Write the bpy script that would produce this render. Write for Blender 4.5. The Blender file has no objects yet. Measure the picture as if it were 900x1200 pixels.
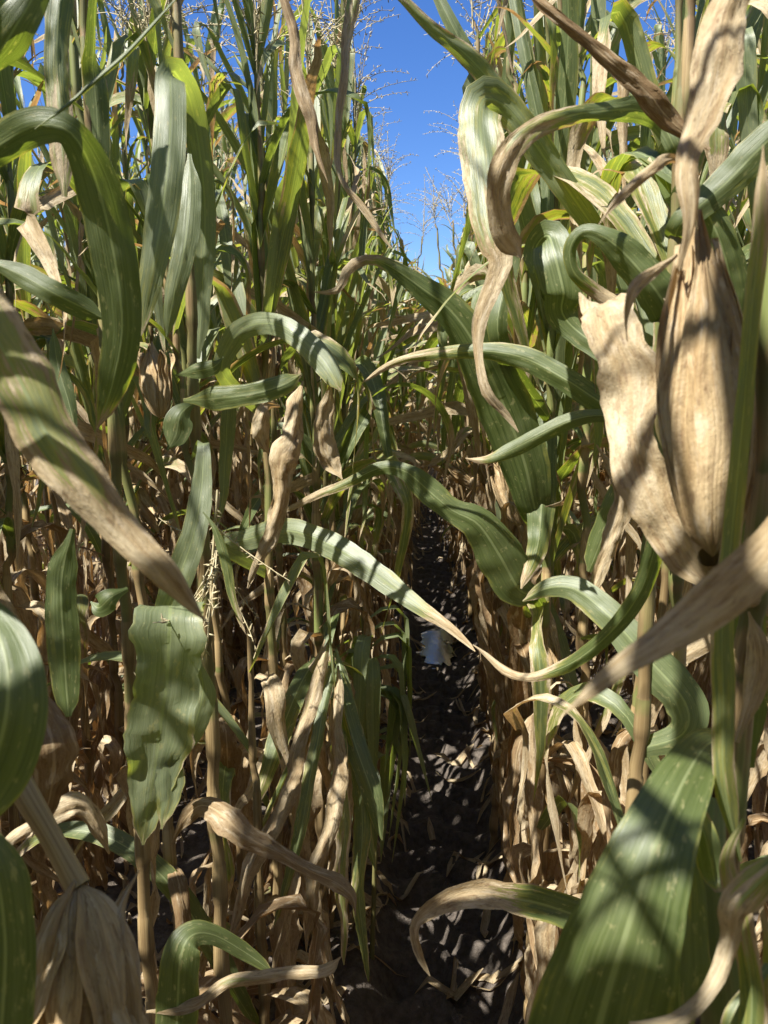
import bpy, math, random
import numpy as np
from mathutils import Vector, Matrix, noise

R = math.radians
S = bpy.context.scene
COL = S.collection

# ------------------------------------------------------------------ camera
EYE = 1.50
F = 901.0                      # focal length in pixels of a 900 x 1200 frame
PITCH, YAW = R(10.1), R(3.8)
cam_d = bpy.data.cameras.new('camera')
cam = bpy.data.objects.new('camera', cam_d)
COL.objects.link(cam)
cam.location = (0, 0, EYE)
cam.rotation_euler = (R(90) - PITCH, 0, YAW)
cam_d.sensor_width = 36.0
cam_d.lens = F / 1200 * 36
cam_d.clip_start = 0.02
cam_d.clip_end = 800
cam_d.dof.use_dof = True
cam_d.dof.focus_distance = 1.7
cam_d.dof.aperture_fstop = 12.0
S.camera = cam
RM = np.array(cam.rotation_euler.to_matrix())
CP = np.array((0, 0, EYE))

def at(px, py, d):
    return CP + RM @ np.array(((px - 450) / F * d, -(py - 600) / F * d, -d))

def project(P):
    q = (np.atleast_2d(P) - CP) @ RM
    d = -q[:, 2]
    dd = np.where(d > 0.02, d, 0.02)
    return np.stack((450 + q[:, 0] / dd * F, 600 - q[:, 1] / dd * F, d), 1)

# ------------------------------------------------------------------ node helpers
def new_mat(name):
    m = bpy.data.materials.new(name)
    m.use_nodes = True
    m.node_tree.nodes.clear()
    return m, m.node_tree

class NT:
    def __init__(s, nt): s.nt = nt
    def n(s, t, **kw):
        x = s.nt.nodes.new(t)
        for k, v in kw.items():
            if k.startswith('i_'):
                key = k[2:]
                x.inputs[int(key) if key.isdigit() else key.replace('_', ' ')].default_value = v
            else: setattr(x, k, v)
        return x
    def l(s, a, b): s.nt.links.new(a, b)
    def math(s, op, a, b=None, c=None, clamp=False):
        x = s.nt.nodes.new('ShaderNodeMath'); x.operation = op; x.use_clamp = clamp
        for i, v in enumerate((a, b, c)):
            if v is None: continue
            if isinstance(v, (int, float)): x.inputs[i].default_value = v
            else: s.l(v, x.inputs[i])
        return x.outputs[0]
    def mix(s, f, a, b, blend='MIX'):
        x = s.nt.nodes.new('ShaderNodeMix'); x.data_type = 'RGBA'; x.blend_type = blend
        if isinstance(f, (int, float)): x.inputs[0].default_value = f
        else: s.l(f, x.inputs[0])
        for i, v in ((6, a), (7, b)):
            if isinstance(v, tuple): x.inputs[i].default_value = (*v, 1)
            else: s.l(v, x.inputs[i])
        return x.outputs[2]
    def attr(s, name):
        return s.n('ShaderNodeAttribute', attribute_name=name).outputs['Fac']
    def ramp(s, v, lo, hi):
        x = s.n('ShaderNodeMapRange', interpolation_type='SMOOTHSTEP')
        s.l(v, x.inputs[0]); x.inputs[1].default_value = lo; x.inputs[2].default_value = hi
        return x.outputs[0]
    def noise(s, vec, scale, detail=3.0, rough=.55, dim='3D'):
        x = s.n('ShaderNodeTexNoise', noise_dimensions=dim)
        if vec is not None: s.l(vec, x.inputs['Vector'])
        x.inputs['Scale'].default_value = scale
        x.inputs['Detail'].default_value = detail
        x.inputs['Roughness'].default_value = rough
        return x.outputs['Fac']
    def vec(s, x, y, z):
        c = s.n('ShaderNodeCombineXYZ')
        for i, v in enumerate((x, y, z)):
            if isinstance(v, (int, float)): c.inputs[i].default_value = v
            else: s.l(v, c.inputs[i])
        return c.outputs[0]

def leaf_material(name, husk=False):
    m, nt = new_mat(name); t = NT(nt)
    uv = t.n('ShaderNodeUVMap', uv_map='UVMap')
    sp = t.n('ShaderNodeSeparateXYZ'); t.l(uv.outputs[0], sp.inputs[0])
    u, v = sp.outputs[0], sp.outputs[1]
    dry, rnd = t.attr('dry'), t.attr('rnd')
    wear = t.attr('node')
    orn = t.n('ShaderNodeObjectInfo').outputs['Random']
    seed = t.math('MULTIPLY', t.math('ADD', rnd, orn), 37.0)
    stripe = t.noise(t.vec(t.math('MULTIPLY', u, 20.0 if not husk else 22.0), t.math('MULTIPLY', v, 4.5), seed), 1.0, 4.0, .65)
    fine = t.noise(t.vec(t.math('MULTIPLY', u, 70.0), t.math('MULTIPLY', v, 6.0), seed), 1.0, 2.0)
    patch = t.noise(t.vec(t.math('MULTIPLY', u, 2.2), t.math('MULTIPLY', v, 9.0), seed), 1.0, 4.0, .6)
    spot = t.noise(t.vec(t.math('MULTIPLY', u, 8.0), t.math('MULTIPLY', v, 60.0), seed), 1.0, 3.0, .7)
    blot = t.noise(t.vec(t.math('MULTIPLY', u, 5.0), t.math('MULTIPLY', v, 28.0), seed), 1.0, 4.0, .65)
    # dry amount, edges of a leaf dry first
    edge = t.math('POWER', t.math('ABSOLUTE', t.math('MULTIPLY', t.math('SUBTRACT', u, .5), 2.0)), 5.0)
    d0 = t.math('ADD', dry, t.math('MULTIPLY', t.math('SUBTRACT', patch, .5), 1.15))
    d0 = t.math('ADD', d0, t.math('MULTIPLY', t.math('SUBTRACT', stripe, .5), .75))
    d0 = t.math('ADD', d0, t.math('MULTIPLY', t.math('SUBTRACT', blot, .5), .6))
    d0 = t.math('ADD', d0, t.math('MULTIPLY', edge, .3))
    dm = t.ramp(d0, .44, .60)
    ym = t.math('MULTIPLY', t.ramp(d0, .22, .5), t.math('SUBTRACT', 1.0, dm))
    green = t.mix(t.ramp(stripe, .3, .7), (.056, .085, .017), (.115, .148, .044))
    green = t.mix(t.math('MULTIPLY', t.ramp(patch, .45, .8), .55), green, (.150, .175, .085))
    green = t.mix(t.math('MULTIPLY', orn, .5), green, (.125, .150, .055))
    green = t.mix(t.math('MULTIPLY', t.ramp(t.math('MULTIPLY', wear, -1.0), 0.0, 1.0), .85), green, t.mix(t.ramp(stripe, .3, .7), (.165, .195, .105), (.235, .265, .16)))
    green = t.mix(t.math('MULTIPLY', t.ramp(fine, .52, .66), .28), green, (.21, .235, .11))
    green = t.mix(t.math('MULTIPLY', t.ramp(spot, .585, .68), .65), green, (.30, .29, .14))
    green = t.mix(t.math('MULTIPLY', ym, .8), green, (.27, .26, .06))
    if husk:
        tan = t.mix(t.ramp(patch, .3, .7), (.38, .26, .12), (.60, .46, .26))
    else:
        tan = t.mix(t.ramp(patch, .28, .72), (.39, .285, .145), (.66, .56, .37))
        tan = t.mix(t.math('MULTIPLY', t.ramp(wear, .1, .9), .9), tan, (.24, .15, .066))
    tan = t.mix(t.math('MULTIPLY', t.ramp(stripe, .35, .7), .45 if husk else .22), tan, (.25, .155, .07))
    mott = t.noise(t.vec(t.math('MULTIPLY', u, 9.0), t.math('MULTIPLY', v, 110.0), seed), 1.0, 4.0, .7)
    tan = t.mix(t.math('MULTIPLY', t.ramp(mott, .45, .68), .15 if husk else .32), tan, (.17, .105, .05))
    tan = t.mix(t.math('MULTIPLY', t.ramp(spot, .56, .68), .55), tan, (.15, .085, .04))
    tan = t.mix(t.math('MULTIPLY', t.ramp(blot, .52, .66), .5), tan, (.68, .58, .42))
    tan = t.mix(t.math('MULTIPLY', t.ramp(blot, .46, .32), .5), tan, (.21, .12, .055))
    tan = t.mix(t.math('MULTIPLY', t.ramp(fine, .55, .75), .25), tan, (.66, .55, .38))
    colr = t.mix(dm, green, tan)
    if not husk:
        mid = t.math('SUBTRACT', 1.0, t.ramp(t.math('ABSOLUTE', t.math('SUBTRACT', u, .5)), .012, .04))
        colr = t.mix(t.math('MULTIPLY', mid, .85), colr, t.mix(dm, (.24, .28, .13), (.5, .38, .22)))
    tr = t.mix(dm, t.mix(1.0, colr, (2.65, 2.75, .7), 'MULTIPLY'), t.mix(1.0, colr, (1.1, .77, .41), 'MULTIPLY'))
    bs = t.n('ShaderNodeBsdfPrincipled')
    t.l(colr, bs.inputs['Base Color'])
    t.l(t.math('ADD', t.math('MULTIPLY', dm, .22), t.math('ADD', t.math('MULTIPLY', stripe, .16), .40)), bs.inputs['Roughness'])
    t.l(t.math('SUBTRACT', .8, t.math('MULTIPLY', dm, .5)), bs.inputs['Specular IOR Level'])
    bump = t.n('ShaderNodeBump'); bump.inputs['Distance'].default_value = .003
    t.l(t.math('ADD', t.math('MULTIPLY', dm, .2), .3), bump.inputs['Strength'])
    h = t.math('ADD', t.math('MULTIPLY', stripe, t.math('SUBTRACT', .8, t.math('MULTIPLY', dm, .0 if husk else .45))), t.math('ADD', t.math('MULTIPLY', fine, .4), t.math('MULTIPLY', mott, t.math('MULTIPLY', dm, 1.3))))
    t.l(h, bump.inputs['Height']); t.l(bump.outputs[0], bs.inputs['Normal'])
    tl = t.n('ShaderNodeBsdfTranslucent'); t.l(tr, tl.inputs['Color']); t.l(bump.outputs[0], tl.inputs['Normal'])
    mx = t.n('ShaderNodeMixShader')
    if husk: mx.inputs[0].default_value = .16
    else: t.l(t.math('ADD', t.math('MULTIPLY', dm, -.02), .33), mx.inputs[0])
    t.l(bs.outputs[0], mx.inputs[1]); t.l(tl.outputs[0], mx.inputs[2])
    out = t.n('ShaderNodeOutputMaterial'); t.l(mx.outputs[0], out.inputs['Surface'])
    return m

def seedfrac(t, seed):
    return t.math('FRACT', t.math('MULTIPLY', seed, 1.618))

def stalk_material():
    m, nt = new_mat('stalk_fibre'); t = NT(nt)
    uv = t.n('ShaderNodeUVMap', uv_map='UVMap')
    sp = t.n('ShaderNodeSeparateXYZ'); t.l(uv.outputs[0], sp.inputs[0])
    u, v = sp.outputs[0], sp.outputs[1]
    dry, rnd = t.attr('dry'), t.attr('rnd')
    orn = t.n('ShaderNodeObjectInfo').outputs['Random']
    seed = t.math('MULTIPLY', t.math('ADD', rnd, orn), 23.0)
    stripe = t.noise(t.vec(t.math('MULTIPLY', u, 14.0), t.math('MULTIPLY', v, 3.0), seed), 1.0, 3.0)
    patch = t.noise(t.vec(t.math('MULTIPLY', u, 2.0), t.math('MULTIPLY', v, 7.0), seed), 1.0, 4.0)
    d0 = t.math('ADD', dry, t.math('MULTIPLY', t.math('SUBTRACT', patch, .5), 1.0))
    green = t.mix(stripe, (.11, .15, .04), (.21, .22, .075))
    tan = t.mix(t.ramp(stripe, .3, .7), (.25, .165, .075), (.43, .32, .16))
    c = t.mix(t.ramp(d0, .3, .62), green, tan)
    c = t.mix(t.math('MULTIPLY', t.ramp(patch, .52, .7), .7), c, (.12, .07, .035))
    c = t.mix(t.math('MULTIPLY', t.ramp(seedfrac(t, seed), .3, .9), .55), c, (.16, .115, .05))
    node = t.attr('node')
    c = t.mix(t.math('MULTIPLY', node, .65), c, (.10, .065, .03))
    bs = t.n('ShaderNodeBsdfPrincipled'); t.l(c, bs.inputs['Base Color']); bs.inputs['Roughness'].default_value = .5
    bs.inputs['Specular IOR Level'].default_value = .35
    bump = t.n('ShaderNodeBump'); bump.inputs['Distance'].default_value = .002; bump.inputs['Strength'].default_value = .5
    t.l(stripe, bump.inputs['Height']); t.l(bump.outputs[0], bs.inputs['Normal'])
    out = t.n('ShaderNodeOutputMaterial'); t.l(bs.outputs[0], out.inputs['Surface'])
    return m

def plain_material(name, a, b, scale, rough):
    m, nt = new_mat(name); t = NT(nt)
    g = t.n('ShaderNodeTexCoord')
    n = t.noise(g.outputs['Object'], scale, 3.0)
    bs = t.n('ShaderNodeBsdfPrincipled'); t.l(t.mix(t.ramp(n, .3, .7), a, b), bs.inputs['Base Color'])
    bs.inputs['Roughness'].default_value = rough; bs.inputs['Specular IOR Level'].default_value = .3
    out = t.n('ShaderNodeOutputMaterial'); t.l(bs.outputs[0], out.inputs['Surface'])
    return m

def soil_material():
    m, nt = new_mat('soil'); t = NT(nt)
    g = t.n('ShaderNodeTexCoord').outputs['Object']
    n1 = t.noise(g, 3.0, 5.0, .6); n2 = t.noise(g, 38.0, 5.0, .65); n3 = t.noise(g, 160.0, 3.0, .6)
    c = t.mix(t.ramp(n2, .3, .7), (.082, .066, .052), (.19, .158, .126))
    c = t.mix(t.math('MULTIPLY', t.ramp(n1, .4, .7), .5), c, (.075, .058, .044))
    c = t.mix(t.math('MULTIPLY', t.ramp(n3, .62, .72), .5), c, (.20, .16, .12))
    wet = t.attr('wet')
    c = t.mix(wet, c, t.mix(t.ramp(n2, .3, .7), (.052, .042, .034), (.125, .102, .082)))
    bs = t.n('ShaderNodeBsdfPrincipled'); t.l(c, bs.inputs['Base Color'])
    t.l(t.math('SUBTRACT', .92, t.math('MULTIPLY', wet, .38)), bs.inputs['Roughness'])
    bs.inputs['Specular IOR Level'].default_value = .3
    b = t.n('ShaderNodeBump'); b.inputs['Distance'].default_value = .02; b.inputs['Strength'].default_value = .8
    t.l(t.math('ADD', n2, t.math('MULTIPLY', n3, .35)), b.inputs['Height']); t.l(b.outputs[0], bs.inputs['Normal'])
    out = t.n('ShaderNodeOutputMaterial'); t.l(bs.outputs[0], out.inputs['Surface'])
    return m

def water_material():
    m, nt = new_mat('puddle_water'); t = NT(nt)
    g = t.n('ShaderNodeTexCoord').outputs['Object']
    bs = t.n('ShaderNodeBsdfPrincipled'); bs.inputs['Base Color'].default_value = (.07, .064, .055, 1)
    bs.inputs['Roughness'].default_value = .10; bs.inputs['IOR'].default_value = 2.1
    bs.inputs['Specular IOR Level'].default_value = .9
    b = t.n('ShaderNodeBump'); b.inputs['Distance'].default_value = .004; b.inputs['Strength'].default_value = .12
    t.l(t.noise(g, 22.0, 2.0), b.inputs['Height']); t.l(b.outputs[0], bs.inputs['Normal'])
    out = t.n('ShaderNodeOutputMaterial'); t.l(bs.outputs[0], out.inputs['Surface'])
    return m

M_LEAF = leaf_material('corn_leaf')
M_HUSK = leaf_material('corn_husk', True)
M_STALK = stalk_material()
M_TASSEL = plain_material('dry_tassel', (.33, .27, .15), (.52, .45, .28), 60, .8)
M_SILK = plain_material('dry_silk', (.05, .025, .012), (.14, .07, .03), 80, .8)
M_SOIL = soil_material()
M_WATER = water_material()
ALL = [M_LEAF, M_STALK, M_TASSEL, M_HUSK, M_SILK]

# ------------------------------------------------------------------ geometry accumulator
class Geo:
    def __init__(s):
        s.v, s.f, s.uv, s.dry, s.rnd, s.node, s.mi, s.n = [], [], [], [], [], [], [], 0
    def add(s, v, f, uv, dry, rnd, node=None, mi=0):
        k = len(v)
        s.v.append(np.asarray(v, float)); s.f.append(np.asarray(f, int) + s.n); s.uv.append(np.asarray(uv, float))
        s.dry.append(np.broadcast_to(np.asarray(dry, float), (k,))); s.rnd.append(np.broadcast_to(np.asarray(rnd, float), (k,)))
        s.node.append(np.zeros(k) if node is None else np.asarray(node, float)); s.mi.append(np.full(len(f), mi)); s.n += k
    def merge(s, g, M=None, rnd=0.0, mi=None):
        v = np.concatenate(g.v)
        if M is not None: v = v @ M[:3, :3].T + M[:3, 3]
        s.v.append(v); s.f.append(np.concatenate(g.f) + s.n); s.uv.append(np.concatenate(g.uv)); s.dry.append(np.concatenate(g.dry))
        s.rnd.append(np.concatenate(g.rnd) + rnd); s.node.append(np.concatenate(g.node))
        m = np.concatenate(g.mi)
        s.mi.append(m if mi is None else np.full(len(m), mi)); s.n += len(v)
    def mesh(s, name, mats):
        me = bpy.data.meshes.new(name)
        V = np.concatenate(s.v); Fc = np.concatenate(s.f)
        nf = len(Fc)
        me.vertices.add(len(V)); me.vertices.foreach_set('co', V.astype(np.float32).ravel())
        me.loops.add(nf * 4); me.loops.foreach_set('vertex_index', Fc.astype(np.int32).ravel())
        me.polygons.add(nf)
        me.polygons.foreach_set('loop_start', np.arange(0, nf * 4, 4, dtype=np.int32))
        me.polygons.foreach_set('loop_total', np.full(nf, 4, dtype=np.int32))
        me.polygons.foreach_set('material_index', np.concatenate(s.mi).astype(np.int32))
        me.polygons.foreach_set('use_smooth', np.ones(nf, dtype=bool))
        me.update(calc_edges=True)
        uvl = me.uv_layers.new(name='UVMap')
        uvl.data.foreach_set('uv', np.concatenate(s.uv)[Fc.ravel()].astype(np.float32).ravel())
        for nm, arr in (('dry', s.dry), ('rnd', s.rnd), ('node', s.node)):
            a = me.attributes.new(nm, 'FLOAT', 'POINT'); a.data.foreach_set('value', np.concatenate(arr).astype(np.float32))
        for m in mats: me.materials.append(m)
        return me

def grid_faces(nr, nc, closed=False):
    f = []
    w = nc if closed else nc - 1
    for i in range(nr - 1):
        for j in range(w):
            j2 = (j + 1) % nc
            f.append((i * nc + j, i * nc + j2, (i + 1) * nc + j2, (i + 1) * nc + j))
    return f

def frames(P):
    T = np.gradient(P, axis=0); T /= np.linalg.norm(T, axis=1)[:, None] + 1e-9
    up = np.array((0, 0, 1.0)) if abs(T[0, 2]) < .9 else np.array((1.0, 0, 0))
    a = np.cross(T[0], up); a /= np.linalg.norm(a)
    A = []
    for t in T:
        a = a - t * a.dot(t); a /= np.linalg.norm(a) + 1e-9; A.append(a)
    A = np.array(A); return T, A, np.cross(T, A)

def tube(geo, P, r, ns=8, dry=1.0, rnd=0.0, node=None, mi=0, flat=1.0):
    P = np.asarray(P, float); n = len(P); r = np.broadcast_to(np.asarray(r, float), (n,))
    T, A, B = frames(P)
    th = np.arange(ns) / ns * 2 * math.pi
    V = (P[:, None] + r[:, None, None] * (np.cos(th)[None, :, None] * A[:, None] + flat * np.sin(th)[None, :, None] * B[:, None])).reshape(-1, 3)
    L = np.concatenate(([0], np.cumsum(np.linalg.norm(np.diff(P, axis=0), axis=1))))
    uv = np.stack((np.tile(np.abs(th / math.pi - 1), n), np.repeat(L, ns)), 1)
    d = np.repeat(np.broadcast_to(np.asarray(dry, float), (n,)), ns)
    nd = None if node is None else np.repeat(np.asarray(node, float), ns)
    geo.add(V, grid_faces(n, ns, True), uv, d, rnd, nd, mi)

def sm(x, a, b):
    t = np.clip((x - a) / (b - a), 0, 1); return t * t * (3 - 2 * t)

def strip(geo, P, side, nrm, w, fold, curl, rip, rnd, dry, nc=7, rng=None, mi=0, ragged=0.0, crumple=0.0, wear=0.0):
    """A leaf blade along P; side/nrm frames; w half widths; fold = V angle; curl = arc angle; rip = edge waves (amp, freq)"""
    n = len(P); u = np.linspace(-1, 1, nc)
    L = np.concatenate(([0], np.cumsum(np.linalg.norm(np.diff(P, axis=0), axis=1))))
    ph = (rng.uniform(0, 6.28), rng.uniform(0, 6.28)); sd = rng.uniform(0, 99)
    V = np.zeros((n, nc, 3)); D = np.zeros((n, nc))
    def edge(k):
        return np.array([1 + ragged * (2.2 * noise.noise((l * 22, sd, k)) + 1.8 * noise.noise((l * 75, sd, k + 5)) - 1.2 * max(0, noise.noise((l * 48, sd, k + 9)) - .25)) for l in L]) if ragged else np.ones(n)
    jl, jr = edge(1.0), edge(7.0)
    fold = np.broadcast_to(fold, (n,)); curl = np.broadcast_to(curl, (n,))
    if crumple: curl = curl * np.array([1 + 1.1 * noise.noise((l * 9, sd, 3)) for l in L])
    for j, uu in enumerate(u):
        k = w * abs(uu) * (jl if uu < 0 else jr)
        a = np.abs(curl) * abs(uu)
        sx = np.where(np.abs(curl) > 1e-3, np.sin(a) / np.maximum(np.abs(curl), 1e-3) / max(abs(uu), 1e-6), 1.0) if uu else np.ones(n)
        sz = np.where(np.abs(curl) > 1e-3, (1 - np.cos(a)) / np.maximum(np.abs(curl), 1e-3) / max(abs(uu), 1e-6), 0.0) if uu else np.zeros(n)
        sz = sz * np.sign(curl)
        ox = k * (sx * np.cos(fold) - sz * np.sin(fold)); oz = k * (sz * np.cos(fold) + sx * np.sin(fold))
        wave = np.sin(L * rip[1] + ph[0 if uu < 0 else 1] + 1.3 * np.sin(L * rip[1] * .37 + ph[0])) * rip[0] * abs(uu) ** 1.5 * np.minimum(w * 12, 1.0)
        if crumple:
            wave = wave + crumple * np.minimum(w * 40, 1.0) * np.array([noise.noise((l * 26, uu * 1.6, sd)) + .6 * noise.noise((l * 60, uu * 2.6, sd + 9)) for l in L])
        V[:, j] = P + side * (np.sign(uu) * ox)[:, None] + nrm * (oz + wave)[:, None]
        D[:, j] = dry
    uv = np.stack((np.tile((u + 1) / 2, n), np.repeat(L, nc)), 1)
    geo.add(V.reshape(-1, 3), grid_faces(n, nc), uv, D.ravel(), rnd, np.full(n * nc, wear), mi)

def rand_leaf(kind, rng, ns=26, nc=7):
    """A leaf growing along +X from the origin. Returns (Geo, centre line)."""
    L = {'erect': rng.uniform(.5, .8), 'arch': rng.uniform(.6, .85), 'fold': rng.uniform(.55, .8), 'dry': rng.uniform(.45, .75), 'half': rng.uniform(.5, .75)}[kind]
    W = {'erect': rng.uniform(.013, .027), 'arch': rng.uniform(.017, .031), 'fold': rng.uniform(.016, .028), 'dry': rng.uniform(.010, .027), 'half': rng.uniform(.012, .025)}[kind]
    t = np.linspace(0, 1, ns); D = R(1)
    if kind == 'erect': el = R(rng.uniform(68, 84)) - R(rng.uniform(5, 55)) * t ** 2; tw = R(rng.uniform(-80, 80)) * t
    elif kind == 'arch':
        c = rng.uniform(.3, .55); el = R(rng.uniform(45, 70)) - R(rng.uniform(90, 145)) * sm(t, c - .3, c + .4); tw = R(rng.uniform(-60, 60)) * t
    elif kind == 'fold':
        c = rng.uniform(.25, .6); el = R(rng.uniform(60, 80)) - R(rng.uniform(120, 160)) * sm(t, c - .05, c + .06); tw = R(rng.uniform(-40, 40)) * t
    elif kind == 'half':
        c = rng.uniform(.15, .4); el = R(rng.uniform(30, 60)) - R(rng.uniform(90, 135)) * sm(t, c - .15, c + .2); tw = R(rng.uniform(-160, 160)) * t
    else:
        c = rng.uniform(.06, .18); el = R(rng.uniform(10, 50)) - R(rng.uniform(85, 135)) * sm(t, c - .06, c + .1)
        el = np.clip(el + R(9) * np.sin(t * rng.uniform(5, 11) + rng.uniform(0, 6)), R(-97), R(85)); tw = R(rng.uniform(-260, 260)) * t ** 1.3
    az = R(rng.uniform(-30, 30)) * t + R(14 if kind in ('dry', 'half') else 5) * np.sin(t * rng.uniform(4, 9) + rng.uniform(0, 6))
    # kinks where the blade has creased, and a shrivelled wandering tip
    for q in range(rng.choice((0, 1, 1, 2)) if kind != 'dry' else rng.choice((1, 2, 3))):
        c = rng.uniform(.2, .95); st = sm(t, c - .02, c + .025)
        el = el + R(rng.uniform(-55, 30)) * st; az = az + R(rng.gauss(0, 30)) * st; tw = tw + R(rng.gauss(0, 50)) * st
    tip = sm(t, .72, 1.0); sdn = rng.uniform(0, 50)
    az = az + tip * np.array([1.6 * noise.noise((q * 7, sdn, 0)) for q in t]); el = el + tip * np.array([1.3 * noise.noise((q * 7, sdn, 5)) for q in t]) - tip * R(25)
    el = np.clip(el, R(-100), R(88))
    T = np.stack((np.cos(el) * np.cos(az), np.cos(el) * np.sin(az), np.sin(el)), 1)
    P = np.concatenate(([[0, 0, 0]], np.cumsum(T[:-1] * L / (ns - 1), axis=0)))
    side0 = np.stack((-np.sin(az), np.cos(az), 0 * az), 1)
    n0 = np.cross(T, side0)
    s = side0 * np.cos(tw)[:, None] + n0 * np.sin(tw)[:, None]; nn = np.cross(T, s)
    nn = -nn if nn[0, 2] < 0 else nn
    w = W * np.minimum(1, .5 + t * 2.2) * np.clip(1 - t ** 2.4, 0.015, 1) ** .85
    w = w * np.array([1 + {'dry': .7, 'half': .45}.get(kind, .15) * noise.noise((q * L * 13, sdn, 9)) for q in t])
    rnd = rng.random()
    if kind == 'dry': dry = np.full(ns, rng.uniform(.85, 1.1)); fold, curl, rip, rg = .2, rng.uniform(-1.7, 1.7) * (.4 + .6 * t), (rng.uniform(.006, .016), rng.uniform(16, 40)), .12
    elif kind == 'half': dry = np.clip(sm(t, rng.uniform(-.2, .3), rng.uniform(.5, 1.0)), 0, 1) * 1.0; fold, curl, rip, rg = .25, rng.uniform(-.9, .9) * t, (rng.uniform(.006, .013), rng.uniform(14, 28)), .07
    else:
        a = rng.uniform(.45, 1.05); dry = sm(t, a, a + .3) * .95 + rng.choice((0, .08, .16, .26, .36)); fold, curl, rip, rg = .42 * (1 - t * .75), rng.uniform(-.3, .5) * t, (rng.uniform(.002, .009), rng.uniform(10, 24)), .03
    g = Geo(); strip(g, P, s, nn, w, fold, curl, rip, rnd, dry, nc, rng, 0, rg, {'dry': .011, 'half': .006}.get(kind, .0022), {'dry': rng.uniform(-.4, .95), 'half': rng.uniform(-.5, .5)}.get(kind, rng.uniform(-.85, 0)))
    return g, P

def stalk_geo(rng, H, r0=.012, ns=8, lean=(0, 0), coarse=False, drytop=None):
    g = Geo(); P, r, nd, dr = [], [], [], []
    z, i = -.05, 0
    nodes = []
    while z < H:
        step = rng.uniform(.12, .2) if z > .3 else rng.uniform(.07, .12)
        rad = r0 * (1 - .68 * max(z, 0) / H)
        zz = (.35 - .1 * z) * 0
        ox = lean[0] * (max(z, 0) / H) ** 1.4 + .0018 * (-1) ** i; oy = lean[1] * (max(z, 0) / H) ** 1.4
        nodes.append((ox, oy, z))
        sh = rng.uniform(.45, .75) * step
        offs = ((0, .98, .8), (.010, 1.22, 1.0), (.024, 1.26, .2), (.045, 1.2, 0.), (sh, 1.1, 0.), (sh + .004, .93, .45), (sh + .02, .95, .1)) if not coarse else ((0, 1.0, .5),)
        for o, k, q in offs:
            P.append((ox, oy, z + o)); r.append(rad * k); nd.append(q)
            dr.append((.95 if z < rng.uniform(.7, 1.3) else rng.uniform(.15, .6)) if drytop is None else drytop)
        z += step; i += 1
    P.append((lean[0], lean[1], H)); r.append(r0 * .25); nd.append(0); dr.append(.8)
    tube(g, P, r, ns, dr, rng.random(), nd, 1)
    return g, nodes

def tassel_geo(rng, ns=3, k=9, fine=True):
    g = Geo()
    def branch(p, d, L, droop, rad, n):
        pts = []; p = np.array(p, float); d = np.array(d, float)
        for i in range(n):
            pts.append(p.copy()); d = d + np.array((rng.gauss(0, .06), rng.gauss(0, .06), -droop / n)); d /= np.linalg.norm(d); p = p + d * L / (n - 1)
        tube(g, pts, np.linspace(rad, rad * .45, n), ns, 1.0, rng.random(), None, 2)
        if fine:
            for i in range(1, n):
                a, b = pts[i - 1], pts[i]
                for q in range(3):
                    c = a + (b - a) * (q + rng.random()) / 3; e = np.array((rng.gauss(0, 1), rng.gauss(0, 1), rng.gauss(.3, 1))); e /= np.linalg.norm(e)
                    tube(g, [c, c + e * .005, c + e * .011], [.0006, .0017, .0003], 3, 1.0, 0, None, 2)
    branch((0, 0, -.02), (rng.gauss(0, .1), rng.gauss(0, .1), 1), rng.uniform(.28, .4), .1, .0028, 7)
    for i in range(k):
        a = rng.uniform(0, 6.28); e = R(rng.uniform(40, 75))
        branch((0, 0, .02 + .09 * i / k), (math.cos(a) * math.cos(e), math.sin(a) * math.cos(e), math.sin(e)), rng.uniform(.13, .24), rng.uniform(.3, 1.9), .0015, 6)
    return g

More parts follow.
